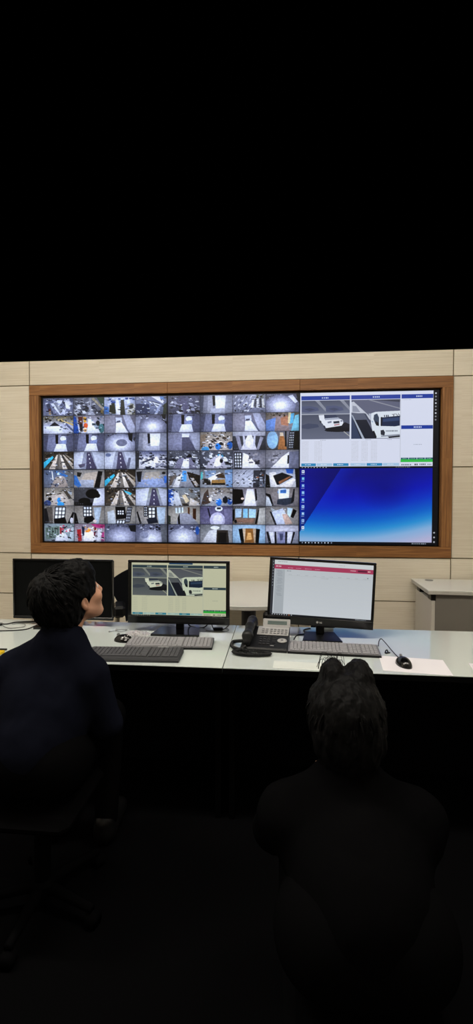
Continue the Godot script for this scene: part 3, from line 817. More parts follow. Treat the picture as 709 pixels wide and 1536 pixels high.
	for b in [[10, 118, "2d86bc"], [124, 238, "a6c8e6"], [246, 358, "2d86bc"], [372, 484, "a6c8e6"], [490, 602, "2d86bc"], [608, 724, "a6c8e6"]]:
		box_(b[2], X.call(b[0]), 524, X.call(b[1]), 544)
		write_marks("dce8f4", X.call((b[0] + b[1]) / 2.0 - 26), 530, 4, 9, 7)
	box_("c8cede", X.call(728), 60, X.call(733), 520)
	write_marks("aab0c0", X.call(744), 62, 6, 8, 3); write_marks("9aa2b4", X.call(826), 388, 5, 9, 4)
	for k in 4:
		box_("24586a", X.call(736 + k * 58), 486, X.call(790 + k * 58), 498)
		box_("34bc4a", X.call(734 + k * 58), 498, X.call(792 + k * 58), 518)
		write_marks("a8d8b4", X.call(748 + k * 58), 490, 3, 8, 4)
	write_marks("6c7488", X.call(740), 532, 6, 9, 10); write_marks("20242e", X.call(834), 530, 2, 10, 12); write_marks("40465a", X.call(870), 530, 4, 9, 10); write_marks("7c8498", X.call(925), 532, 3, 8, 8)
	if strip:
		box_("101116", 962, 0, 1000, 560)
		for k in 9:
			oval_at("c8ccd8" if k % 3 == 0 else "8a8e98", 979, 20 + k * 24, 6)
	box_("101116", 0, 548, 1000, 560)
	for k in 9:
		box_("c2c8d6" if k % 3 else "8a90a0", 14 + k * 22, 551, 22 + k * 22, 557)
	write_marks("9aa0ae", 700 if strip else 860, 552, 8, 10, 4)
	if not taskbar:
		box_("2c4e84", 400, 0, 650, 16)
	if dim != 1.0:
		# the desk monitor is set warmer and greener than the wall displays
		for y in 560:
			for x in 1000:
				var c := pic.get_pixel(x, y)
				pic.set_pixel(x, y, Color(c.r * 0.95 * dim, c.g * 0.95 * dim, c.b * 0.80 * dim))
	pic.resize(500, 280, Image.INTERPOLATE_LANCZOS)
	pic.resize(1000, 560, Image.INTERPOLATE_CUBIC)
	return pic

func oval_at(c: String, x: float, y: float, r: float) -> void:
	pic.fill_rect(Rect2i(int(x - r), int(y - r * 0.6), int(r * 2), int(r * 1.2)), Color(c))
	pic.fill_rect(Rect2i(int(x - r * 0.6), int(y - r), int(r * 1.2), int(r * 2)), Color(c))

func desktop_picture() -> Image:
	var small := Image.create(250, 140, false, Image.FORMAT_RGB8)
	for y in 140:
		for x in 250:
			var u := x / 250.0
			var w := y / 140.0
			var c := Color("0a10a0").lerp(Color("0c0c70"), clampf(1.0 - absf(u - 0.45 - 0.2 * w) * 3.0, 0, 1) * 0.0)
			var t := clampf(w * 1.22 + u * 0.24 - 0.10 - 0.12 * sin(u * 3.0), 0.0, 1.2)
			var stops := [[0.0, Color("0a0e86")], [0.33, Color("0614b4")], [0.52, Color("0632c4")], [0.72, Color("0a60cc")], [0.88, Color("2c90d6")], [1.02, Color("84b0de")], [1.2, Color("b4b4d8")]]
			for i in stops.size() - 1:
				if t >= stops[i][0]:
					c = (stops[i][1] as Color).lerp(stops[i + 1][1], clampf((t - stops[i][0]) / (stops[i + 1][0] - stops[i][0]), 0, 1))
			# the slanted ridge of the wallpaper and the darker hollow left of it
			var edge := 0.30 - w * 0.36
			if u < edge:
				c = c.lerp(Color("060660"), clampf(0.75 - (edge - u) * 3.2, 0.0, 0.75))
			elif w < 0.5:
				c = c.lerp(Color("1030cc"), clampf(0.5 - (u - edge) * 4.0, 0.0, 0.5))
			var far := Vector2((u - 0.62) * 1.4, w - 0.26)
			c = c.lerp(Color("060a70"), clampf(0.6 - far.length() * 2.0, 0.0, 0.6))
			small.set_pixel(x, y, c)
	small.resize(1000, 560, Image.INTERPOLATE_CUBIC)
	pic = small
	rng.seed = 9
	frame_pic(0, 0, 1000, 560, Vector2(1000, 560))
	for k in 9:
		var y := 12.0 + k * 52.0
		box_(["d8e4f4", "5aa8e0", "6a9ce0", "7ab0ec", "5c9ae6", "a8c8f0", "78a8e8", "9ab8e8", "dce6f6"][k], 14, y, 34, y + 22)
		box_(["4478c0", "a8d8f0", "c8dcf4", "b0d0f4", "d0e4f8", "5c8ad0", "e0ecfa", "7090d0", "7a98c8"][k], 19, y + 6, 28, y + 15)
		write_marks("a8bce0", 12, y + 28, 3, 6, 5)
	box_("0a0c14", 0, 542, 1000, 560); box_("0a0b10", 962, 0, 1000, 560)
	for k in 10:
		box_("b8c4d8" if k % 3 else "7c88a0", 16 + k * 24, 546, 25 + k * 24, 556)
	write_marks("9aa4b4", 820, 547, 8, 10, 8)
	for k in 3:
		oval_at("a8acb4", 979, 470 + k * 34, 6)
	return pic

func browser_picture() -> Image:
	pic = Image.create(1000, 560, false, Image.FORMAT_RGB8)
	pic.fill(Color("c3c8cc"))
	rng.seed = 21
	frame_pic(0, 0, 1000, 560, Vector2(1000, 560))
	fade("bcc2c7", "c6ccd2", 90, 540, 0, 1000)
	box_("cdd2d4", 0, 0, 1000, 42); box_("b2b8be", 24, 42, 1000, 44)
	write_marks("8c9298", 60, 14, 5, 14, 6); write_marks("a8adb2", 660, 20, 4, 12, 5)
	box_("a63c5c", 24, 46, 1000, 90)
	write_marks("e8c8d2", 40, 58, 4, 10, 12); write_marks("d8a0b4", 160, 72, 4, 10, 6); write_marks("d8a0b4", 240, 72, 4, 10, 6); write_marks("d8a0b4", 330, 72, 5, 10, 6); write_marks("d8a0b4", 430, 72, 4, 10, 6)
	box_("5c2038", 850, 58, 940, 76); write_marks("e0c0c8", 780, 62, 4, 10, 8); write_marks("f0e0d0", 950, 62, 2, 10, 10)
	box_("a6adb3", 34, 94, 130, 540)
	for r in 24:
		if r % 7 != 6:
			write_marks("858c94", 52 + (r % 3) * 6, 104 + r * 11, 4, 9, 5)
	write_marks("787f86", 150, 102, 3, 12, 8)
	box_("b0b6bb", 150, 150, 980, 152)
	for k in 10:
		write_marks("9aa0a6", 170 + k * 82, 140, 3, 8, 4)
	write_marks("8e949a", 500, 160, 5, 10, 4); box_("6c7278", 945, 128, 955, 138)
	box_("34363c", 0, 0, 24, 560)
	for k in 9:
		oval_at("8c9098", 12, 20 + k * 30, 5)
	box_("16171b", 0, 542, 1000, 560)
	for k in 9:
		box_("b8bec6" if k != 7 else "c87850", 20 + k * 24, 546, 30 + k * 24, 555)
	write_marks("9aa0a6", 850, 547, 8, 10, 7)
	pic.resize(500, 280, Image.INTERPOLATE_LANCZOS)
	pic.resize(1000, 560, Image.INTERPOLATE_CUBIC)
	return pic

# ---------------------------------------------------------------- builders
func ceiling_lamp(x: float, z: float, label: String, energy: float) -> void:
	var t := thing("ceiling_lamp", label, "lamp", Vector3(x, 3.6, z), 0.0, "long ceiling lamps")
	part("housing", block(Vector3(1.2, 0.05, 0.22), 0.006), M.led_housing, t, at(0, -0.025, 0))
	part("diffuser", block(Vector3(1.16, 0.03, 0.18), 0.012), M.led, t, at(0, -0.065, 0))
	for s in [-0.36, 0.0, 0.36]:
		var l := OmniLight3D.new()
		l.name = "light"
		l.light_energy = energy / 3.0
		l.light_color = Color(1.0, 0.97, 0.925)
		l.light_size = 0.16
		l.omni_range = 14.0
		l.omni_attenuation = 2.0
		l.shadow_enabled = true
		t.add_child(l, true)
		l.position = Vector3(s, -0.26, 0)

func build_room() -> void:
	var f := part("floor", block(Vector3(6.4, 0.1, 6.6), 0.0), M.floor, self, at(0, -0.05, 3.1))
	tag(f, "light stone floor of the control room", "floor", "", "structure")
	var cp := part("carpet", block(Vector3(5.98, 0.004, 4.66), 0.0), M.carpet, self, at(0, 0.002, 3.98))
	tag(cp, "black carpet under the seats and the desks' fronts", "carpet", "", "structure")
	for s in [["wall_left", -3.06], ["wall_right", 3.06]]:
		var w := part(s[0], block(Vector3(0.12, 3.7, 6.4), 0.0), M.plaster, self, at(s[1], 1.85, 3.12))
		tag(w, "plain plaster side wall, %s of the video wall" % ("left" if s[1] < 0 else "right"), "wall", "", "structure")
	tag(part("wall_rear", block(Vector3(6.24, 3.7, 0.12), 0.0), M.plaster, self, at(0, 1.85, 6.38)), "plain plaster wall facing the video wall", "wall", "", "structure")
	tag(part("ceiling", block(Vector3(6.0, 0.1, 3.87), 0.0), M.plaster, self, at(0, 3.65, 4.385)), "white ceiling that carries the long lamps", "ceiling", "", "structure")
	var wb := thing("wall_back", "beige wood-grain panelled wall around the video wall", "wall", Vector3.ZERO, 0.0, "", "structure")
	var g := Geo.new()
	g.box(Vector3(6.0, 2.765, 0.05), 0.0, at(0, 1.3825, -0.125))
	g.box(Vector3(6.0, 1.0, 0.088), 0.0, at(0, 0.5, -0.056)); g.box(Vector3(6.0, 0.29, 0.088), 0.0, at(0, 2.62, -0.056))
	for s in [-1.0, 1.0]:
		g.box(Vector3(1.12, 1.475, 0.088), 0.0, at(s * 2.44, 1.7375, -0.056))
	part("backing", g.done(), M.joint, wb)
	var xs := [-3.0, -1.93, -0.6, 0.605, 1.927, 3.0]
	var ys := [0.0, 0.553, 0.944, 1.745, 2.533, 2.765]
	var cells := []
	for c in [0, 4]:
		for r in 5:
			cells.append([xs[c], xs[c + 1], ys[r], ys[r + 1]])
	for c in [1, 2, 3]:
		for r in 2:
			cells.append([xs[c], xs[c + 1], ys[r], ys[r + 1]])
	cells.append([xs[1], xs[4], ys[4], ys[5]])
	var k := 0
	for c in cells:
		var w: float = c[1] - c[0] - 0.009
		var h: float = c[3] - c[2] - 0.009
		part("wall_panel", block(Vector3(w, h, 0.012), 0.0015), [M.panel_a, M.panel_b, M.panel_c][k % 3], wb, at((c[0] + c[1]) / 2, (c[2] + c[3]) / 2, -0.006))
		k += 1
	# wooden surround of the video wall
	var tr := thing("trim_1", "brown wood-grain frame around the video wall", "frame", Vector3.ZERO, 0.0, "", "structure")
	var ox0 := -1.926
	var ox1 := 1.923
	var ix := 1.832
	for b in [[0.948, 1.044], [2.434, 2.529]]:
		for c in [[ox0, -0.6], [-0.6, 0.605], [0.605, ox1]]:
			part("board", block(Vector3(c[1] - c[0] - 0.0015, b[1] - b[0], 0.05), 0.0015), M.oak if c[0] < 0 else M.oak_b, tr, at((c[0] + c[1]) / 2, (b[0] + b[1]) / 2, -0.007))
	for c in [[ox0, -ix], [ix, ox1]]:
		part("board", block(Vector3(c[1] - c[0], 2.434 - 1.044 - 0.001, 0.05), 0.0015), M.oak_up, tr, at((c[0] + c[1]) / 2, 1.739, -0.007))

func build_video_wall() -> void:
	var W := 1.2135
	var H := 0.6855
	var pics := [feeds_picture(0, 0), feeds_picture(1, 0), program_picture("dae0f4", "1c3a9c", 1.0, true, true), feeds_picture(0, 1), feeds_picture(1, 1), desktop_picture()]
	var labels := ["wall display of sixteen camera feeds with a man in orange beside a blue counter", "wall display of sixteen grey camera feeds of car parks and pale corridors",
		"wall display with a number-plate program: white car, small lorry and tables", "wall display of sixteen camera feeds with a pink shop street at its foot",
		"wall display of sixteen camera feeds with a wooden corridor at its foot", "wall display with a plain blue computer desktop and a column of icons"]
	for i in 6:
		var c := i % 3
		var r := i / 3
		var t := thing("wall_display", labels[i], "display", Vector3((c - 1) * W, 1.739 + (0.5 - r) * H, -0.014), 0.0, "displays of the video wall")
		part("casing", block(Vector3(W - 0.001, H - 0.001, 0.05), 0.001), M.black_matt, t, at(0, 0, -0.026))
		var e := 0.004
		var x0 := -W / 2 + (0.014 if c == 0 else e)
		var x1 := W / 2 - (0.008 if c == 2 else e)
		var y1 := H / 2 - (0.010 if r == 0 else 0.001)
		var y0 := -H / 2 + (0.004 if r == 1 else 0.001)
		var g := Geo.new()
		g.rect_uv(Vector3(x0, y1, 0.0002), Vector3(x1, y1, 0.0002), Vector3(x1, y0, 0.0002), Vector3(x0, y0, 0.0002))
		part("screen", g.done(), screen_mat("wall_picture_%d" % i, pics[i], 0.92), t)

func monitor(label: String, pos: Vector3, w: float, h: float, y_mid: float, roll: float, tilt: float, brd: Array, pm: Material, base: Array, logo: bool) -> void:
	var t := thing("computer_monitor", label, "monitor", pos, 0.0, "computer monitors on the desks")
	var x := Transform3D(Basis.from_euler(Vector3(tilt, 0, roll)), Vector3(0, y_mid - DESK, 0))
	part("casing", block(Vector3(w - 0.006, h - 0.006, 0.03), 0.008), M.black_matt, t, x * at(0, 0, -0.018))
	var g := Geo.new()
	var l: float = brd[0]
	var tp: float = brd[1]
	var bt: float = brd[2]
	g.box(Vector3(w, tp, 0.016), 0.002, at(0, h / 2 - tp / 2, 0)); g.box(Vector3(w, bt, 0.016), 0.002, at(0, -h / 2 + bt / 2, 0))
	for s in [-1.0, 1.0]:
		g.box(Vector3(l, h - tp - bt, 0.016), 0.002, at(s * (w / 2 - l / 2), (bt - tp) / 2, 0))
	var bz := part("bezel", g.done(), M.black_gloss, t, x)
	g = Geo.new()
	var x1 := w / 2 - l
	g.rect_uv(Vector3(-x1, h / 2 - tp, 0.002), Vector3(x1, h / 2 - tp, 0.002), Vector3(x1, -h / 2 + bt, 0.002), Vector3(-x1, -h / 2 + bt, 0.002))
	part("screen", g.done(), pm, t, x)
	g = Geo.new()
	var low := y_mid - DESK - h / 2
	g.slab([Vector2(-0.022, 0.006), Vector2(0.022, 0.006), Vector2(0.02, low + 0.09), Vector2(-0.02, low + 0.09)], -0.05, -0.034)
	g.box(Vector3(0.07, 0.07, 0.02), 0.004, at(0, low + 0.07, -0.036))
	part("neck", g.done(), M.black_satin, t)
	# a flat foot, wider in front
	g = Geo.new()
	g.slab([Vector2(-base[0] / 2, base[2] / 2), Vector2(base[0] / 2, base[2] / 2), Vector2(base[1] / 2, -base[2] / 2), Vector2(-base[1] / 2, -base[2] / 2)], 0.0, 0.012, Transform3D(Basis(Vector3.RIGHT, Vector3(0, 0, 1), Vector3.UP), Vector3.ZERO))
	part("foot", g.done(), M.black_satin if logo else M.black_gloss, t, at(0, 0, 0.015))
	if logo:
		var tm := TextMesh.new()
		tm.text = "LG"
		tm.font_size = 16
		tm.pixel_size = 0.0007
		tm.depth = 0.0004
		part("logo", tm, M.print_white, bz, at(0.006, -h / 2 + bt * 0.5, 0.0083))
		g = Geo.new()
		g.lathe([Vector2(0, 0.0006), Vector2(0.006, 0.0006), Vector2(0.006, 0)], 14, at(0, 0, 0, PI / 2))
		part("logo_disc", g.done(), M.silver, bz, at(-0.012, -h / 2 + bt * 0.5, 0.008))

func keyboard(label: String, pos: Vector3, turn: float, w: float, d: float, deck: Material, keym: Material, slim: bool) -> void:
	var t := thing("keyboard", label, "keyboard", pos, turn, "keyboards on the desks")
	var g := Geo.new()
	var hb := 0.020
	var hf := 0.010 if slim else 0.013
	# side profile (z, y), swept across the width
	var sweep := Transform3D(Basis(Vector3(0, 0, 1), Vector3.UP, Vector3.LEFT), Vector3.ZERO)
	g.slab([Vector2(-d / 2, 0), Vector2(d / 2, 0), Vector2(d / 2, hf * 0.8), Vector2(d / 2 - 0.004, hf), Vector2(-d / 2 + 0.004, hb), Vector2(-d / 2, hb * 0.8)], -w / 2, w / 2, sweep)
	part("base", g.done(), M.black_satin if slim else deck, t)
	var tilt := atan((hb - hf) / d)
	var top := Transform3D(Basis(Vector3.RIGHT, tilt), Vector3(0, (hb + hf) / 2 + 0.0006, 0))
	part("deck", block(Vector3(w - 0.004, 0.002, d - 0.006), 0.0008), deck, t, top)
	g = Geo.new()
	var rows := 6
	var kd := (d - 0.016 - (0.0 if slim else 0.022)) / rows
	var u := (w - 0.02) / 22.6
	for r in rows:
		var x := -w / 2 + 0.01
		var z := -d / 2 + 0.008 + kd * (r + 0.5)
		var keys := []
		if r == 5:
			keys = [1.4, 1.2, 1.2, 6.0, 1.2, 1.2, 1.4, 1.4, -0.3, 1.0, 1.0, 1.0, -0.3, 2.0, 1.0, 1.0]
		else:
			for k in 13:
				keys.append(1.0)
			keys.append(2.0)
			keys.append_array([-0.3, 1.0, 1.0, 1.0, -0.3, 1.0, 1.0, 1.0, 1.0])
		for k in keys:
			var kw: float = absf(k) * u
			if k > 0.0:
				g.box(Vector3(kw - 0.0022, 0.005, kd - 0.0025), 0.0012, top * at(x + kw / 2, 0.003, z))
			x += kw
	var ks := part("keys", g.done(), keym, t)
	ks.set_meta("kind", "stuff")
	if not slim:
		part("badge", block(Vector3(0.05, 0.001, 0.007), 0.0003), M.silver, t, top * at(0.125, 0.006, -d / 2 + 0.007))

func mouse(label: String, pos: Vector3, turn: float, mark: bool) -> Node3D:
	var t := thing("computer_mouse", label, "mouse", pos, turn, "computer mice on the desks")
	var r := Vector3(0.031, 0.036, 0.054)
	var g := Geo.new()
	var surf := func(a: float, b: float, o: float) -> Vector3:
		return Vector3(sin(a) * cos(b) * (r.x + o), maxf(0.0, cos(a)) * (r.y + o) * (1.0 + 0.12 * sin(a) * sin(b)), sin(a) * sin(b) * (r.z + o))
	for i in 9:
		for k in 25:
			var a := i / 8.0 * PI / 2
			var b := TAU * k / 24
			var p: Vector3 = surf.call(a, b, 0.0)
			g.vert(p, (p / (r * r)).normalized())
	for i in 8:
		for k in 24:
			var s := i * 25 + k
			g.face(s, s + 25, s + 26); g.face(s, s + 26, s + 1)
	part("shell", g.done(), M.black_gloss, t)
	g = Geo.new()
	g.lathe([Vector2(0.0, -0.003), Vector2(0.009, -0.003), Vector2(0.009, 0.003), Vector2(0.0, 0.003)], 14, at(0, 0, 0, 0, 0, PI / 2))
	part("scroll_wheel", g.done(), M.cable_grey, t, at(0, 0.030, -0.030))
	g = Geo.new()
	var prev := []
	for k in 7:
		prev.append(surf.call(0.62 + k * 0.11, -PI / 2, 0.0002))
	g.tube(prev, 0.0009, 0.0009, 4)
	part("button_seam", g.done(), M.cable_grey, t)
	if mark:
		g = Geo.new()
		rng.seed = 5
		for k in 16:
			var a := rng.randf_range(0.35, 1.15)
			var b := rng.randf_range(0.1, PI - 0.1)
			var da := rng.randf_range(0.05, 0.10)
			g.flat([surf.call(a, b, 0.0006), surf.call(a + da, b + 0.16, 0.0006), surf.call(a + da * 1.4, b - 0.05, 0.0006), surf.call(a + da * 0.5, b - 0.2, 0.0006)], Vector3(0, 1, 0.3))
		part("printed_pattern", g.done(), M.print_white, t, Transform3D.IDENTITY, "white floral print")
	return t

func desk(label: String, x0: float, x1: float) -> void:
	var z0 := 1.53
	var z1 := 2.2
	var t := thing("office_desk", label, "desk", Vector3((x0 + x1) / 2, 0, (z0 + z1) / 2), 0.0, "white desks in front of the video wall")
	var w := x1 - x0
	var d := z1 - z0
	part("tabletop", block(Vector3(w, 0.026, d - 0.003), 0.0012), M.desk_white, t, at(0, DESK - 0.013, -0.0015))
	part("edge_band", block(Vector3(w, 0.024, 0.003), 0.0005), M.edge_black, t, at(0, DESK - 0.0145, d / 2 - 0.0015))
	for s in [-1.0, 1.0]:
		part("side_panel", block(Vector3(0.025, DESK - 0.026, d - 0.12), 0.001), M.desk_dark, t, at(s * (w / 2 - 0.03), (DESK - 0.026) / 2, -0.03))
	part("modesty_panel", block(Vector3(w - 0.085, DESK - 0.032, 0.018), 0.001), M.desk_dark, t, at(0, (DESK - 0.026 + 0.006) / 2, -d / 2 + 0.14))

func telephone() -> void:
	var t := thing("desk_telephone", "black and silver desk telephone with a tilted display beside the keyboard", "telephone", Vector3(0.372, DESK, 1.865), -0.09)
	var sweep := Transform3D(Basis(Vector3(0, 0, 1), Vector3.UP, Vector3.LEFT), Vector3.ZERO)
	var g := Geo.new()
	g.slab([Vector2(-0.095, 0), Vector2(0.112, 0), Vector2(0.114, 0.012), Vector2(0.108, 0.019), Vector2(-0.088, 0.066), Vector2(-0.097, 0.060)], -0.098, 0.125, sweep)
	part("body", g.done(), M.phone_black, t)
	var slope := atan(0.047 / 0.196)
	var top := Transform3D(Basis(Vector3.RIGHT, slope), Vector3(0.0, 0.0425, 0.01))
	var face := part("face_plate", block(Vector3(0.158, 0.003, 0.080), 0.001), M.phone_silver, t, top * at(0.018, 0.002, -0.055))
	g = Geo.new()
	for r in 3:
		for c in 7:
			g.box(Vector3(0.013, 0.004, 0.008), 0.001, at(-0.05 + c * 0.0185 + (0.004 if c > 1 else 0.0), 0.003, -0.012 + r * 0.018))
	var fk := part("function_keys", g.done(), M.phone_key_silver, face)
	fk.set_meta("kind", "stuff")
	g = Geo.new()
	for r in 4:
		for c in 3:
			g.box(Vector3(0.013, 0.005, 0.010), 0.0012, top * at(-0.035 + c * 0.019, 0.002, 0.006 + r * 0.020))
	for r in 4:
		g.box(Vector3(0.016, 0.004, 0.007), 0.001, top * at(0.030, 0.002, 0.002 + r * 0.016))
	var nk := part("number_keys", g.done(), M.phone_key, t)
	nk.set_meta("kind", "stuff")
	g = Geo.new()
	g.lathe([Vector2(0.0, 0.005), Vector2(0.015, 0.005), Vector2(0.019, 0.002), Vector2(0.019, 0.0)], 18, Transform3D(Basis().scaled(Vector3(1.25, 1, 1)), Vector3.ZERO))
	var nav := part("navigation_key", g.done(), M.phone_silver, t, top * at(0.070, 0.001, 0.032))
	g = Geo.new()
	g.lathe([Vector2(0.0, 0.0065), Vector2(0.006, 0.0065), Vector2(0.007, 0.004)], 14)
	part("centre_button", g.done(), M.phone_key_silver, nav)
	part("badge", block(Vector3(0.018, 0.002, 0.004), 0.0005), M.silver, t, top * at(0.025, 0.001, 0.080))
	# the display unit stands up at the back
	var dsp := Transform3D(Basis(Vector3.RIGHT, 1.05), Vector3(0.03, 0.082, -0.098))
	var du := part("display_unit", block(Vector3(0.142, 0.014, 0.046), 0.003), M.phone_silver, t, dsp)
	part("lcd", block(Vector3(0.100, 0.002, 0.019), 0.0004), M.lcd, du, at(0.004, 0.0075, -0.002))
	g = Geo.new()
	for k in 9:
		g.box(Vector3(0.006, 0.0004, 0.003), 0.0, at(-0.034 + k * 0.0085, 0.0088, -0.004))
	var lt := part("lcd_text", g.done(), M.lcd_text, du)
	lt.set_meta("kind", "stuff")
	# handset, arched from ear piece to mouth piece
	var hg := Grid.new(Vector3(-0.145, 0.01, -0.125), Vector3(-0.045, 0.14, 0.125), 0.004)
	hg.bone(Vector3(-0.095, 0.083, -0.082), Vector3(-0.095, 0.094, -0.09), 0.029, 0.024, 0.012)
	hg.bone(Vector3(-0.095, 0.094, -0.085), Vector3(-0.095, 0.088, 0.0), 0.023, 0.021, 0.014)
	hg.bone(Vector3(-0.095, 0.088, 0.0), Vector3(-0.095, 0.066, 0.075), 0.021, 0.022, 0.014)
	hg.bone(Vector3(-0.095, 0.060, 0.078), Vector3(-0.095, 0.040, 0.094), 0.028, 0.021, 0.014)
	g = Geo.new()
	hg.into(g)
	part("handset", g.done(), M.phone_black, t)
	# coiled cord
	var path := curve([Vector3(-0.115, 0.040, 0.085), Vector3(-0.165, 0.014, 0.02), Vector3(-0.18, 0.011, 0.03), Vector3(-0.165, 0.011, 0.10), Vector3(-0.09, 0.011, 0.140), Vector3(0.01, 0.011, 0.150), Vector3(0.018, 0.011, 0.172), Vector3(-0.05, 0.011, 0.192), Vector3(-0.12, 0.011, 0.190), Vector3(-0.15, 0.011, 0.165), Vector3(-0.132, 0.011, 0.140), Vector3(-0.10, 0.022, 0.112)], 16)
	var coil := []
	for i in path.size():
		var p: Vector3 = path[i]
		var d: Vector3 = ((path[mini(i + 1, path.size() - 1)] as Vector3) - (path[maxi(i - 1, 0)] as Vector3)).normalized()
		var s := d.cross(Vector3.UP).normalized()
		var u := s.cross(d)
		for k in 4:
			var a := TAU * (k / 4.0)
			coil.append(p.lerp(path[mini(i + 1, path.size() - 1)], k / 4.0) + (s * cos(a) + u * sin(a)) * 0.0062)
	g = Geo.new()
	g.tube(coil, 0.0032, 0.0032, 5)
	part("coiled_cord", g.done(), M.phone_black, t)

func office_chair(label: String, pos: Vector3, turn: float, arm_top: float) -> void:
	var t := thing("office_chair", label, "chair", pos, turn, "black office chairs with beige arm posts")
	var g := Geo.new()
	var nu := 16
	var nv := 12
	for side in 2:
		var s0 := g.v.size()
		for j in nv + 1:
			for i in nu + 1:
				var u := i / float(nu) * 2.0 - 1.0
				var w := j / float(nv)
				var hw := lerpf(0.18, 0.285, smoothstep(0.0, 0.8, w))
				var y := 0.50 + 0.42 * w - 0.09 * pow(absf(u), 2.2) * w
				var z := -0.25 - 0.05 * sin(w * PI * 0.8) + 0.085 * u * u
				g.vert(Vector3(hw * u, y, z - side * 0.022), Vector3(-u * 0.5, 0.0, 1.0).normalized() * (1.0 if side == 0 else -1.0))
		for j in nv:
			for i in nu:
				var a := s0 + j * (nu + 1) + i
				g.face(a, a + 1, a + nu + 2); g.face(a, a + nu + 2, a + nu + 1)
	var half := (nu + 1) * (nv + 1)
	var rim := []
	for i in nu + 1: rim.append(i)
	for j in range(1, nv + 1): rim.append(j * (nu + 1) + nu)
	for i in range(nu - 1, -1, -1): rim.append(nv * (nu + 1) + i)
	for j in range(nv - 1, -1, -1): rim.append(j * (nu + 1))
	for k in rim.size() - 1:
		var a: Vector3 = g.v[rim[k]]
		var b: Vector3 = g.v[rim[k + 1]]
		g.flat([a, b, g.v[rim[k + 1] + half], g.v[rim[k] + half]], (a + b) / 2 - Vector3(0, 0.72, -0.25))
	part("backrest", g.done(), M.mesh_black, t)
	part("seat", block(Vector3(0.42, 0.06, 0.46), 0.026), M.mesh_black, t, at(0, 0.45, 0))
	g = Geo.new()
	g.tube(curve([Vector3(0, 0.42, -0.12), Vector3(0, 0.43, -0.26), Vector3(0, 0.56, -0.31), Vector3(0, 0.72, -0.31)]), 0.024, 0.018, 8)
	part("back_support", g.done(), M.black_satin, t)
	for s in [-1.0, 1.0]:
		g = Geo.new()
		g.tube(curve([Vector3(s * 0.15, 0.408, 0.03), Vector3(s * 0.225, 0.405, 0.03), Vector3(s * 0.250, 0.45, 0.035), Vector3(s * 0.238, arm_top - 0.06, 0.04)]), 0.019, 0.019, 8)
		var post := part("arm_post", g.done(), M.post_beige, t, Transform3D.IDENTITY, "beige arm post")
		var pad := part("arm_pad", block(Vector3(0.085, 0.084, 0.20), 0.018), M.black_satin, t, at(s * 0.228, arm_top - 0.042, 0.03))
	g = Geo.new()
	g.lathe([Vector2(0.0, 0.415), Vector2(0.028, 0.415), Vector2(0.028, 0.12), Vector2(0.045, 0.10), Vector2(0.045, 0.07), Vector2(0.0, 0.07)], 14)
	part("gas_lift", g.done(), M.black_satin, t)
	for k in 5:
		var a := TAU * k / 5 + 0.3
		var d := Vector3(cos(a), 0, sin(a))
		g = Geo.new()
		g.tube([d * 0.02 + Vector3(0, 0.10, 0), d * 0.17 + Vector3(0, 0.085, 0), d * 0.30 + Vector3(0, 0.066, 0)], 0.024, 0.016, 6)
		var leg := part("leg", g.done(), M.black_satin, t)
		g = Geo.new()
		g.lathe([Vector2(0, -0.02), Vector2(0.026, -0.02), Vector2(0.026, 0.02), Vector2(0, 0.02)], 12, Transform3D(Basis(Vector3(0, 0, 1), PI / 2).rotated(Vector3.UP, -a + PI / 2), d * 0.30 + Vector3(0, 0.026, 0)))
		part("caster", g.done(), M.black_satin, leg)

func round_table() -> void:
	var t := thing("round_table", "white round pedestal table against the panelled wall", "table", Vector3(0.185, 0, 0.525))
	var g := Geo.new()
	g.lathe([Vector2(0, 0.72), Vector2(0.496, 0.72), Vector2(0.499, 0.718), Vector2(0.499, 0.714)], 72)
	part("tabletop", g.done(), M.laminate, t)
	g = Geo.new()
	g.lathe([Vector2(0.499, 0.714), Vector2(0.495, 0.714), Vector2(0.495, 0.711), Vector2(0.499, 0.711)], 72)
	part("edge_groove", g.done(), M.table_line, t)
	g = Geo.new()
	g.lathe([Vector2(0.499, 0.711), Vector2(0.50, 0.709), Vector2(0.50, 0.692), Vector2(0.496, 0.689), Vector2(0, 0.689)], 72)
	part("rim", g.done(), M.laminate_edge, t)
	g = Geo.new()
	g.lathe([Vector2(0.12, 0.689), Vector2(0.12, 0.68), Vector2(0.058, 0.68), Vector2(0.058, 0.03)], 28)
	part("pedestal", g.done(), M.pedestal, t)
	g = Geo.new()
	g.lathe([Vector2(0.058, 0.034), Vector2(0.25, 0.024), Vector2(0.27, 0.012), Vector2(0.27, 0.0), Vector2(0, 0)], 40)
	part("base", g.done(), M.pedestal, t)

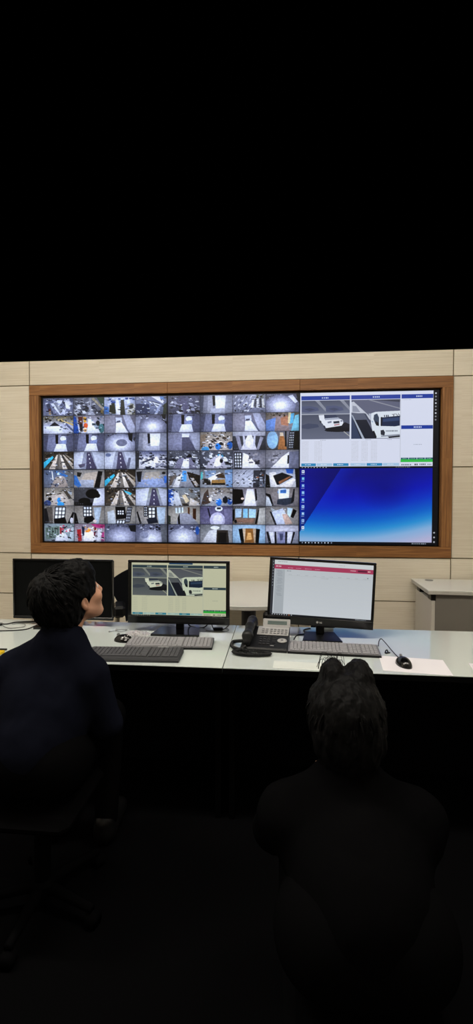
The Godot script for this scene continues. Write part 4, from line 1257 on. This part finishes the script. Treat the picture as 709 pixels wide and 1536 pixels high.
func side_desk() -> void:
	var t := thing("side_desk", "white desk with a grey front panel standing against the right wall panels", "desk", Vector3(1.585, 0, 0.02), -0.045)
	var L := 1.25
	var D := 0.535
	part("tabletop", block(Vector3(L, 0.006, D), 0.001), M.laminate, t, at(L / 2, 0.762, D / 2))
	part("edge_band", block(Vector3(L - 0.002, 0.026, D - 0.002), 0.002), M.laminate_edge, t, at(L / 2, 0.746, D / 2))
	part("side_panel", block(Vector3(0.025, 0.682, D - 0.05), 0.001), M.side_grey, t, at(0.045, 0.341, D / 2))
	part("side_panel", block(Vector3(0.025, 0.682, D - 0.05), 0.001), M.side_grey, t, at(L - 0.045, 0.341, D / 2))
	part("front_panel", block(Vector3(L - 0.115, 0.68, 0.016), 0.001), M.panel_grey, t, at(L / 2, 0.392, D - 0.038))
	for z in [0.14, D - 0.065]:
		for x in [0.045, L - 0.045]:
			part("bracket", block(Vector3(0.036, 0.052, 0.085), 0.002), M.black_satin, t, at(x, 0.708, z))
	var g := Geo.new()
	g.lathe([Vector2(0, 0.004), Vector2(0.028, 0.004), Vector2(0.034, 0.002), Vector2(0.034, 0)], 24)
	part("cable_grommet", g.done(), M.cable_grey, t, at(0.13, 0.765, 0.075))

func cable(label: String, pts: Array, r: float, m: Material, group: String) -> void:
	var g := Geo.new()
	g.tube(curve(pts, 8), r, r, 6)
	tag(part("cable", g.done(), m, self), label, "cable", group)

func small_things() -> void:
	var y := DESK + 0.0032
	cable("thin black cable lying beside the switched-off monitor", [Vector3(-1.30, y, 1.60), Vector3(-1.16, y, 1.645), Vector3(-1.12, y, 1.60), Vector3(-1.02, y, 1.575), Vector3(-0.97, y, 1.56), Vector3(-0.955, y, 1.535)], 0.003, M.cable, "cables by the switched-off monitor")
	cable("black cable looping along the left desk in front of the thin one", [Vector3(-1.30, y, 1.80), Vector3(-1.10, y, 1.775), Vector3(-0.985, y, 1.74), Vector3(-0.965, y, 1.66), Vector3(-0.96, y, 1.60)], 0.003, M.cable, "cables by the switched-off monitor")
	cable("grey cable curled between the two black cables", [Vector3(-1.17, y, 1.655), Vector3(-1.125, y, 1.70), Vector3(-1.08, y, 1.72), Vector3(-1.02, y, 1.69), Vector3(-1.05, y, 1.63), Vector3(-1.12, y, 1.64)], 0.002, M.cable_grey, "cables by the switched-off monitor")
	part("cable_plug", block(Vector3(0.06, 0.014, 0.02), 0.004), M.black_satin, self, at(-1.19, DESK + 0.0075, 1.672, 0, 0.4))
	tag(get_node("cable_plug"), "black plug lying at the end of the left desk's cables", "plug")
	cable("black cable hanging in a loop behind the monitor with the car pictures", [Vector3(-0.07, 0.84, 1.622), Vector3(-0.085, 0.76, 1.625), Vector3(-0.05, y, 1.605), Vector3(0.00, y, 1.60), Vector3(0.03, 0.77, 1.62), Vector3(0.04, 0.84, 1.622)], 0.0035, M.cable, "cables behind the middle monitor")
	cable("black cable reaching the adapter behind the middle monitor", [Vector3(0.045, 0.82, 1.618), Vector3(0.048, 0.76, 1.62), Vector3(0.06, y + 0.002, 1.636)], 0.003, M.cable, "cables behind the middle monitor")
	cable("black cable running from the adapter to the desk's far edge", [Vector3(0.115, y + 0.002, 1.636), Vector3(0.125, y, 1.60), Vector3(0.135, y, 1.545)], 0.003, M.cable, "cables behind the middle monitor")
	cable("grey cable ring lying beside the adapter", [Vector3(0.02, y, 1.655), Vector3(0.08, y, 1.675), Vector3(0.13, y, 1.665), Vector3(0.145, y, 1.63), Vector3(0.125, y, 1.61)], 0.002, M.cable_grey, "cables behind the middle monitor")
	tag(part("adapter", block(Vector3(0.055, 0.016, 0.03), 0.005), M.black_satin, self, at(0.087, DESK + 0.008, 1.64, 0, 0.15)), "small black adapter lying behind the middle monitor", "adapter")
	cable("black telephone cable running behind the telephone", [Vector3(0.50, y, 1.775), Vector3(0.52, y, 1.70), Vector3(0.565, y, 1.665), Vector3(0.56, y, 1.60), Vector3(0.60, y, 1.56)], 0.003, M.cable, "cables behind the telephone")
	cable("black keyboard cable lying between telephone and keyboard", [Vector3(0.505, y, 1.80), Vector3(0.545, y, 1.835), Vector3(0.57, y, 1.850)], 0.0028, M.cable, "cables behind the telephone")
	cable("thin black mouse cable bending towards the white sheet", [Vector3(0.908, y + 0.006, 1.862), Vector3(0.925, y + 0.012, 1.80), Vector3(0.940, y + 0.018, 1.782), Vector3(0.950, y + 0.012, 1.83), Vector3(0.960, y + 0.004, 1.94), Vector3(0.968, y + 0.004, 2.045)], 0.0024, M.cable, "cables of the mouse")
	var t := thing("cable_clip", "small black cable clip beside the bent mouse cable", "clip", Vector3(0.932, DESK, 1.94), 0.5)
	var g := Geo.new()
	g.tube(curve([Vector3(-0.012, 0.003, 0), Vector3(-0.008, 0.014, 0), Vector3(0.0, 0.016, 0), Vector3(0.004, 0.006, 0)]), 0.003, 0.003, 6)
	part("hook", g.done(), M.black_satin, t)
	part("base", block(Vector3(0.026, 0.005, 0.012), 0.001), M.black_satin, t, at(0.002, 0.0025, 0))
	for p in [["sheet_of_paper", "white paper sheet lying under the black mouse", Vector3(1.012, 0, 2.088), -0.12, Vector3(0.278, 0.0012, 0.188)], ["sheet_of_paper", "white paper sheet at the right end of the desk, clear of the mouse", Vector3(1.362, 0, 2.118), -0.15, Vector3(0.225, 0.0012, 0.12)],
		["sheet_of_paper", "white paper sheet lying in front of the telephone", Vector3(0.515, 0, 2.143), -0.06, Vector3(0.235, 0.0012, 0.088)]]:
		var s: Vector3 = p[4]
		tag(part(p[0], block(s, 0.0), M.paper_thin if s.z < 0.1 else M.paper, self, at(p[2].x, DESK + 0.0007, p[2].z, 0, p[3])), p[1], "paper", "paper sheets on the right desk")
	t = thing("notepad", "small yellow notepad at the left end of the desk", "notepad", Vector3(-0.945, DESK, 2.128), 0.03)
	part("pages", block(Vector3(0.15, 0.010, 0.05), 0.001), M.yellow_paper, t, at(0, 0.005, 0))
	part("top_sheet", block(Vector3(0.149, 0.0006, 0.049), 0.0), M.yellow_paper, t, at(0.0005, 0.0105, 0, 0, 0.01))
	t = thing("pen", "black pen lying beside the yellow notepad", "pen", Vector3(-0.95, DESK + 0.005, 2.075), 0.05)
	g = Geo.new()
	g.lathe([Vector2(0, -0.07), Vector2(0.0015, -0.07), Vector2(0.0045, -0.055), Vector2(0.0048, 0.05)], 10, at(0, 0, 0, 0, 0, -PI / 2))
	part("barrel", g.done(), M.black_satin, t)
	g = Geo.new()
	g.lathe([Vector2(0.0050, 0.03), Vector2(0.0050, 0.07), Vector2(0, 0.072)], 10, at(0, 0, 0, 0, 0, -PI / 2))
	part("cap", g.done(), M.black_gloss, t)
	# a crumpled clear bag with earphones on it
	var n := FastNoiseLite.new()
	n.seed = 4
	n.frequency = 30.0
	g = Geo.new()
	for j in 11:
		for i in 17:
			var u := i / 16.0 * 2 - 1
			var w := j / 10.0 * 2 - 1
			var e := maxf(0.0, 1.0 - u * u) * maxf(0.0, 1.0 - w * w)
			var p := Vector3(u * 0.07 * (1.0 - 0.25 * w * w), 0.0015 + 0.016 * sqrt(e) * (0.75 + 0.9 * n.get_noise_2d(u, w)), w * 0.042 * (1.0 - 0.2 * u * u))
			g.vert(p, Vector3(n.get_noise_2d(u + 3, w) * 1.5, 1, n.get_noise_2d(u, w + 5) * 1.5).normalized())
	for j in 10:
		for i in 16:
			var a := j * 17 + i
			g.face(a, a + 1, a + 18); g.face(a, a + 18, a + 17)
	tag(part("plastic_bag", g.done(), M.clear_plastic, self, at(-0.335, DESK, 1.756, 0, -0.1)), "crumpled clear plastic bag lying between mouse and monitor foot", "bag")
	g = Geo.new()
	g.tube(curve([Vector3(-0.055, 0.003, 0.0), Vector3(-0.03, 0.003, -0.02), Vector3(0.0, 0.003, -0.005), Vector3(0.022, 0.003, -0.025), Vector3(0.03, 0.004, -0.045), Vector3(0.0, 0.003, -0.05), Vector3(-0.03, 0.003, -0.035)], 8), 0.0016, 0.0016, 5)
	t = thing("earphones", "grey earphones with a thin lead between mouse and clear plastic bag", "earphones", Vector3(-0.445, DESK, 1.735))
	part("lead", g.done(), M.cable_grey, t)
	for s in [Vector3(-0.055, 0.005, 0), Vector3(-0.03, 0.005, -0.035)]:
		g = Geo.new()
		g.lathe([Vector2(0, 0.006), Vector2(0.005, 0.004), Vector2(0.006, 0), Vector2(0.004, -0.004), Vector2(0, -0.005)], 10)
		part("earbud", g.done(), M.silver, t, at(s.x, s.y, s.z))

# ---------------------------------------------------------------- people
func head_shapes(c: Vector3, R: Vector3, U: Vector3, F: Vector3, neck: Vector3, skin: Geo, hair: Geo, parted: bool) -> void:
	var B := Basis(R, U, F)
	var P := func(x: float, y: float, z: float) -> Vector3: return c + R * x + U * y + F * z
	var gd := Grid.new(c - Vector3(0.18, 0.26, 0.18), c + Vector3(0.18, 0.17, 0.18), 0.004)
	gd.egg(P.call(0, 0.035, -0.015), B, Vector3(0.074, 0.088, 0.094), 0.02)
	gd.egg(P.call(0, -0.03, 0.035), B, Vector3(0.062, 0.082, 0.062), 0.025)
	for s in [-1.0, 1.0]:
		gd.bone(P.call(s * 0.054, -0.045, 0.0), P.call(s * 0.018, -0.098, 0.062), 0.020, 0.018, 0.02)
		gd.egg(P.call(s * 0.040, -0.025, 0.066), B, Vector3(0.024, 0.024, 0.022), 0.02)
		gd.bone(P.call(s * 0.012, 0.022, 0.092), P.call(s * 0.046, 0.020, 0.074), 0.009, 0.010, 0.012)
		gd.egg(P.call(s * 0.031, 0.004, 0.098), B, Vector3(0.017, 0.012, 0.014), 0.010, true)
		gd.egg(P.call(s * 0.031, 0.003, 0.080), B, Vector3(0.012, 0.010, 0.011), 0.003)
		gd.bone(P.call(0, -0.066, 0.095), P.call(s * 0.020, -0.068, 0.086), 0.008, 0.005, 0.008)
		# ear: a shell with its hollow
		var E := Basis(B.x.rotated(U, s * 0.35), U.rotated(R, -0.2), F.rotated(U, s * 0.35))
		gd.egg(P.call(s * 0.079, -0.008, -0.008), E, Vector3(0.009, 0.031, 0.019), 0.006)
		gd.egg(P.call(s * 0.088, -0.006, -0.004), E, Vector3(0.007, 0.017, 0.010), 0.004, true)
	gd.bone(P.call(0, 0.012, 0.096), P.call(0, -0.030, 0.112), 0.008, 0.012, 0.012)
	gd.bone(P.call(-0.012, -0.036, 0.100), P.call(0.012, -0.036, 0.100), 0.009, 0.009, 0.008)
	gd.bone(P.call(0, -0.079, 0.088), P.call(0, -0.100, 0.078), 0.010, 0.020, 0.016)
	gd.egg(P.call(0, -0.0725, 0.100), B, Vector3(0.020, 0.0022, 0.012), 0.003, true)
	gd.bone(P.call(0, -0.045, -0.025), neck, 0.056, 0.060, 0.02)
	gd.into(skin)
	# hair: a cap over the skull, cut away at face, ears and nape, then loose locks
	var hr := Vector3(0.098, 0.106, 0.128)
	var hc := P.call(0, 0.036, -0.030) as Vector3
	var hg := Grid.new(c - Vector3(0.2, 0.2, 0.2), c + Vector3(0.2, 0.2, 0.2), 0.005)
	hg.egg(hc, B, hr, 0.02)
	hg.egg(P.call(0, -0.02, -0.07), B, Vector3(0.086, 0.085, 0.078), 0.03)
	if parted:
		hg.egg(P.call(-0.030, 0.112, -0.02), B, Vector3(0.034, 0.055, 0.07), 0.006)
		hg.egg(P.call(0.036, 0.112, -0.02), B, Vector3(0.038, 0.055, 0.07), 0.006)
	else:
		hg.egg(P.call(0.0, 0.075, 0.045), B, Vector3(0.078, 0.062, 0.062), 0.02)
		hg.egg(P.call(-0.01, 0.085, -0.085), B, Vector3(0.06, 0.05, 0.05), 0.02)
	var n := FastNoiseLite.new()
	n.seed = 8 if parted else 2
	n.frequency = 1.0
	n.fractal_octaves = 3
	hg.ruffle(n, Vector3(45, 15, 45), B, 0.008)
	hg.egg(P.call(0, -0.045, 0.130), B, Vector3(0.12, 0.100, 0.085), 0.01, true)
	for s in [-1.0, 1.0]:
		hg.egg(P.call(s * 0.095, -0.070, 0.055), B, Vector3(0.065, 0.072, 0.062), 0.01, true)
		hg.egg(P.call(s * 0.098, -0.016, -0.004), B, Vector3(0.028, 0.034, 0.026), 0.008, true)
	hg.egg(P.call(0, -0.190, 0.02), B, Vector3(0.13, 0.085, 0.13), 0.01, true)
	hg.into(hair)
	rng.seed = 31 if parted else 17
	for k in 300:
		var phi := rng.randf_range(0, TAU)
		var t0 := rng.randf_range(0.05, 1.5)
		var len := rng.randf_range(0.25, 0.5)
		var lift := rng.randf_range(0.002, 0.011)
		var path := []
		var ok := true
		for i in 5:
			var th := t0 + len * i / 4.0
			var dd := Vector3(sin(th) * cos(phi), cos(th), sin(th) * sin(phi))
			dd = dd.rotated(Vector3.RIGHT, -0.35)
			var q := dd * (hr + Vector3.ONE * (lift * sin(i / 4.0 * PI * 0.7) - 0.003))
			var loc := q + Vector3(0, 0.036, -0.030)
			if loc.z > 0.06 and loc.y < 0.075 or loc.y < -0.075 or (loc.z > -0.03 and loc.y < 0.035 and absf(loc.x) > 0.05):
				ok = false
			if parted and loc.y > 0.06:
				ok = false
			path.append(hc + B * q + Vector3(rng.randf_range(-1, 1), rng.randf_range(-1, 1), rng.randf_range(-1, 1)) * 0.0015)
		if ok:
			hair.tube(path, 0.0032, 0.0006, 4)
	if parted:
		for k in 16:
			var a := rng.randf_range(-0.055, -0.005)
			var h := rng.randf_range(0.160, 0.182)
			var w := rng.randf_range(0.008, 0.018)
			var z := rng.randf_range(-0.04, 0.02)
			hair.tube(curve([P.call(a - w, 0.140, z), P.call(a - w * 0.6, h - 0.004, z), P.call(a, h, z + 0.01), P.call(a + w * 0.7, h - 0.008, z + 0.012), P.call(a + w, 0.140, z)], 5), 0.0008, 0.0006, 4)

func person(label: String, j: Dictionary, top: Material, parted: bool) -> void:
	var t := thing("person", label, "person")
	var skin := Geo.new()
	var hair := Geo.new()
	head_shapes(j.head, j.R, j.U, j.F, j.neck, skin, hair, parted)
	# bare hands, five bent fingers each, in the lap
	for s in [-1, 1]:
		var w: Vector3 = j.wrist_l if s < 0 else j.wrist_r
		var e: Vector3 = j.elbow_l if s < 0 else j.elbow_r
		var d := (w - e).normalized()
		var side := d.cross(Vector3.UP).normalized()
		var hg := Grid.new(w - Vector3.ONE * 0.03 + (d * 0.18).min(Vector3.ZERO) - Vector3(0.06, 0.06, 0.0), w + Vector3.ONE * 0.03 + (d * 0.18).max(Vector3.ZERO) + Vector3(0.06, 0.03, 0.03), 0.004)
		hg.bone(w, w + d * 0.07, 0.026, 0.022, 0.012)
		for k in 4:
			var o := side * (0.027 - k * 0.018)
			var b := w + d * 0.06 + o * 0.9
			var l: float = [0.036, 0.042, 0.039, 0.030][k]
			hg.bone(w + d * 0.02 + o * 0.6, b, 0.014, 0.011, 0.006)
			hg.bone(b, b + d * l + o * 0.1, 0.0095, 0.009, 0.003)
			hg.bone(b + d * l + o * 0.1, b + d * (l + 0.024) + Vector3(0, -0.016, 0) + o * 0.1, 0.009, 0.0075, 0.003)
		var ts := side * float(-s) * 0.03
		hg.bone(w + d * 0.015, w + d * 0.045 + ts * 1.3, 0.014, 0.010, 0.006)
		hg.bone(w + d * 0.045 + ts * 1.3, w + d * 0.075 + ts * 1.5 + Vector3(0, -0.006, 0), 0.010, 0.0085, 0.004)
		hg.into(skin)
	# chest and arms under the clothes join head and hands
	var bg := Grid.new(j.lo, j.hi, 0.014)
	bg.bone(j.neck, j.chest, 0.050, 0.065, 0.02)
	bg.bone(j.chest, j.pelvis, 0.065, 0.09, 0.02)
	for s in ["l", "r"]:
		bg.bone(j["neck"].lerp(j["shoulder_" + s], 0.3), j["shoulder_" + s], 0.035, 0.04, 0.03)
		bg.bone(j["shoulder_" + s], j["elbow_" + s], 0.038, 0.032, 0.02)
		bg.bone(j["elbow_" + s], j["wrist_" + s], 0.032, 0.024, 0.02)
	bg.into(skin)
	part("body", skin.done(), M.skin, t)
	part("hair", hair.done(), M.hair, t, Transform3D.IDENTITY, "short black hair")
	for s in [-1.0, 1.0]:
		var g0 := Geo.new()
		g0.lathe([Vector2(0, 0.0112), Vector2(0.006, 0.0095), Vector2(0.0095, 0.006), Vector2(0.011, 0.0)], 14)
		var B := Basis(j.R, j.U, j.F)
		var fwd := Transform3D(Basis(j.R, j.F, -j.U if (j.R as Vector3).cross(j.F).dot(-j.U) > 0 else j.U), (j.head as Vector3) + B * Vector3(s * 0.031, 0.003, 0.083))
		var eye := part("eye", g0.done(), M.eye_white, t, fwd)
		var g1 := Geo.new()
		g1.lathe([Vector2(0, 0.0118), Vector2(0.005, 0.0108)], 12)
		part("iris", g1.done(), M.iris, eye)
	# jacket
	var cg := Grid.new(j.lo, j.hi, 0.011)
	cg.bone(j.chest + Vector3(0, -0.02, 0), j.pelvis + Vector3(0, 0.05, 0), 0.135, 0.135, 0.05)
	cg.bone(j.neck + Vector3(0, -0.03, 0.01), j.chest + Vector3(0, 0, 0.01), 0.078, 0.125, 0.04)
	for s in ["l", "r"]:
		var sh: Vector3 = j["shoulder_" + s]
		cg.bone(j.chest.lerp(sh, 0.45) + Vector3(0, -0.03, 0), j.pelvis.lerp(sh, 0.2) + Vector3(0, 0.04, 0), 0.105, 0.115, 0.05)
		cg.bone(j.neck + Vector3(0, -0.022, 0), sh, 0.064, 0.066, 0.05)
		cg.bone(sh, j["elbow_" + s], 0.066, 0.054, 0.03)
		cg.bone(j["elbow_" + s], (j["elbow_" + s] as Vector3).lerp(j["wrist_" + s], 0.93), 0.053, 0.040, 0.02)
	var fold := FastNoiseLite.new()
	fold.seed = 12
	fold.frequency = 1.0
	cg.ruffle(fold, Vector3(9, 5, 9), Basis.IDENTITY, 0.007)
	var jg := Geo.new()
	cg.into(jg)
	part("jacket", jg.done(), top, t)
	# collar band
	var col := Geo.new()
	var nd: Vector3 = (j.collar_up as Vector3).normalized()
	var a1 := nd.cross(Vector3(0, 0, 1)).normalized()
	var a2 := a1.cross(nd)
	var rows := [[0.066, -0.02], [0.073, 0.004], [0.071, 0.030], [0.066, 0.032], [0.062, 0.0]]
	var s0 := col.v.size()
	for r in rows.size():
		for k in 33:
			var a := TAU * k / 32.0
			var o := a1 * cos(a) + a2 * sin(a)
			col.vert((j.collar as Vector3) + o * rows[r][0] + nd * rows[r][1], (o if r < 3 else -o))
	for r in rows.size() - 1:
		for k in 32:
			var b := s0 + r * 33 + k
			col.face(b, b + 1, b + 34); col.face(b, b + 34, b + 33)
	part("collar", col.done(), top, t)
	# trousers and shoes
	var tg := Grid.new(Vector3(j.lo.x, -0.01, j.tz), Vector3(j.hi.x, 0.66, j.hi.z), 0.013)
	for s in [-1.0, 1.0]:
		var hip: Vector3 = j.pelvis + Vector3(s * 0.085, 0, 0)
		var knee: Vector3 = j.knee + Vector3(s * 0.11, 0, 0)
		var ank: Vector3 = Vector3(knee.x, 0.10, knee.z + 0.04)
		tg.bone(hip, knee, 0.095, 0.068, 0.03); tg.bone(knee, ank, 0.066, 0.048, 0.02)
	tg.bone(j.pelvis + Vector3(-0.07, 0.02, 0.02), j.pelvis + Vector3(0.07, 0.02, 0.02), 0.115, 0.115, 0.04)
	var lg := Geo.new()
	tg.into(lg)
	part("trousers", lg.done(), M.charcoal, t)
	for s in [-1.0, 1.0]:
		var ank: Vector3 = Vector3(j.knee.x + s * 0.11, 0.05, j.knee.z + 0.05)
		var sg := Grid.new(ank - Vector3(0.08, 0.06, 0.24), ank + Vector3(0.08, 0.09, 0.09), 0.008)
		sg.bone(ank, ank + Vector3(0, -0.006, -0.17), 0.044, 0.036, 0.02)
		sg.bone(ank + Vector3(0, 0.045, 0.005), ank, 0.044, 0.046, 0.02)
		var fg := Geo.new()
		sg.into(fg)
		part("shoe", fg.done(), M.black_satin, t)

func stool(label: String, pos: Vector3) -> void:
	var t := thing("stool", label, "stool", pos, 0.0, "dark stools under the two people")
	part("seat", block(Vector3(0.34, 0.06, 0.34), 0.025), M.desk_dark, t, at(0, 0.395, 0))
	var g := Geo.new()
	g.lathe([Vector2(0.0, 0.375), Vector2(0.028, 0.375), Vector2(0.028, 0.10), Vector2(0.045, 0.09), Vector2(0.045, 0.05), Vector2(0.0, 0.05)], 12)
	part("gas_lift", g.done(), M.desk_dark, t)
	for k in 5:
		var a := TAU * k / 5 + 0.3
		var d := Vector3(cos(a), 0, sin(a))
		g = Geo.new()
		g.tube([d * 0.02 + Vector3(0, 0.075, 0), d * 0.22 + Vector3(0, 0.06, 0)], 0.022, 0.015, 6)
		g.tube([d * 0.205 + Vector3(0, 0.026, 0), d * 0.24 + Vector3(0, 0.026, 0)], 0.026, 0.026, 10)
		part("leg", g.done(), M.desk_dark, t)

func build_people() -> void:
	var a := deg_to_rad(57.0)
	var p := deg_to_rad(22.0)
	var R := Vector3(sin(a), 0, cos(a))
	var F := Vector3(cos(a) * cos(p), sin(p), -sin(a) * cos(p))
	person("person in a dark navy jacket looking up at the video wall", {
		"head": Vector3(-0.358, 1.083, 2.47), "R": R, "U": R.cross(F), "F": F, "neck": Vector3(-0.382, 0.952, 2.52), "collar": Vector3(-0.384, 0.958, 2.522), "collar_up": Vector3(0.30, 1.0, -0.20),
		"chest": Vector3(-0.415, 0.76, 2.54), "pelvis": Vector3(-0.42, 0.53, 2.62), "shoulder_l": Vector3(-0.570, 0.815, 2.52), "shoulder_r": Vector3(-0.275, 0.812, 2.53),
		"elbow_l": Vector3(-0.645, 0.62, 2.50), "elbow_r": Vector3(-0.215, 0.62, 2.50), "wrist_l": Vector3(-0.56, 0.605, 2.31), "wrist_r": Vector3(-0.30, 0.605, 2.31),
		"knee": Vector3(-0.42, 0.52, 2.24), "tz": 2.1, "lo": Vector3(-0.76, 0.40, 2.15), "hi": Vector3(-0.08, 1.08, 2.80)}, M.navy, false)
	stool("dark backless stool under the person in the navy jacket", Vector3(-0.42, 0, 2.60))
	var p2 := deg_to_rad(-12.0)
	var R2 := Vector3(1, 0, 0)
	var F2 := Vector3(0, sin(p2), -cos(p2))
	person("person with parted black hair, only the crown showing above the desk edge", {
		"head": Vector3(0.592, 0.866, 2.92), "R": R2, "U": R2.cross(F2), "F": F2, "neck": Vector3(0.592, 0.765, 2.99), "collar": Vector3(0.592, 0.775, 2.985), "collar_up": Vector3(0, 1.0, -0.35),
		"chest": Vector3(0.595, 0.64, 3.06), "pelvis": Vector3(0.60, 0.535, 3.16), "shoulder_l": Vector3(0.44, 0.69, 3.03), "shoulder_r": Vector3(0.745, 0.69, 3.03),
		"elbow_l": Vector3(0.41, 0.58, 2.93), "elbow_r": Vector3(0.775, 0.58, 2.93), "wrist_l": Vector3(0.52, 0.60, 2.76), "wrist_r": Vector3(0.67, 0.60, 2.76),
		"knee": Vector3(0.60, 0.52, 2.76), "tz": 2.62, "lo": Vector3(0.26, 0.40, 2.60), "hi": Vector3(0.92, 0.90, 3.34)}, M.charcoal, true)
	stool("dark backless stool under the person with parted hair", Vector3(0.60, 0, 3.14))

# ---------------------------------------------------------------- scene
func _ready() -> void:
	var cam := Camera3D.new()
	cam.name = "camera"
	add_child(cam)
	cam.position = Vector3(0.416, 1.456, 4.123)
	cam.rotation_degrees = Vector3(-1.551, 5.241, 0.075)
	cam.fov = 96.9556
	cam.near = 0.02
	cam.current = true
	var env := Environment.new()
	env.background_mode = Environment.BG_COLOR
	env.background_color = Color.BLACK
	env.ambient_light_source = Environment.AMBIENT_SOURCE_DISABLED
	env.tonemap_mode = Environment.TONE_MAPPER_LINEAR
	env.tonemap_exposure = 1.0
	env.sdfgi_enabled = true
	env.ssao_enabled = true
	env.ssil_enabled = true
	var we := WorldEnvironment.new()
	we.name = "environment"
	we.environment = env
	add_child(we)
	make_materials()
	ceiling_lamp(-1.7, 2.62, "long ceiling lamp over the left desk's end", 2.5)
	ceiling_lamp(0.0, 2.62, "long ceiling lamp over the seam between the desks", 2.15)
	ceiling_lamp(1.7, 2.62, "long ceiling lamp over the right desk's end", 1.65)
	build_room()
	build_video_wall()
	desk("white glossy desk carrying the keyboards, the left of the pair", -1.75, 0.178)
	desk("white glossy desk carrying the telephone, the right of the pair", 0.181, 1.95)
	side_desk()
	round_table()
	office_chair("black office chair with its back to the wall panels beside the round table", Vector3(-0.545, 0, 0.78), 0.34, 0.687)
	office_chair("black office chair pushed sideways up to the round table", Vector3(0.445, 0, 1.225), -PI / 2, 0.683)
	monitor("switched-off black monitor behind the person in the navy jacket", Vector3(-0.815, DESK, 1.63), 0.596, 0.347, 0.940, 0.0, 0.0, [0.010, 0.010, 0.016], M.off_screen, [0.26, 0.2, 0.15], false)
	monitor("monitor showing a white car and a small lorry above tables", Vector3(-0.126, DESK, 1.69), 0.565, 0.346, 0.949, 0.0, -0.03, [0.020, 0.013, 0.040], screen_mat("monitor_program", program_picture("d6d8da", "34465c", 0.94, false, false), 0.9), [0.262, 0.215, 0.15], false)
	monitor("monitor showing a pale web page with a crimson bar", Vector3(0.642, DESK, 1.72), 0.552, 0.349, 0.966, -0.048, -0.02, [0.014, 0.013, 0.042], screen_mat("monitor_page", browser_picture(), 0.92), [0.20, 0.155, 0.16], true)
	keyboard("slim grey keyboard with black base below the monitor with car pictures", Vector3(-0.118, DESK, 1.918), 0.06, 0.43, 0.135, M.key_deck, M.key_grey, true)
	keyboard("dark grey keyboard with a silver badge beside the person's shoulder", Vector3(-0.245, DESK, 2.098), 0.05, 0.44, 0.145, M.deck_dark, M.key_dark, false)
	keyboard("slim grey keyboard with black base in front of the web page monitor", Vector3(0.680, DESK, 1.932), -0.055, 0.43, 0.135, M.key_deck, M.key_grey, true)
	mouse("black mouse with a white floral print beside the slim keyboard", Vector3(-0.370, DESK, 1.878), 1.35, true)
	mouse("plain black mouse on the white paper sheet", Vector3(0.968, DESK + 0.0014, 2.09), 0.15, false)
	telephone()
	small_things()
	build_people()
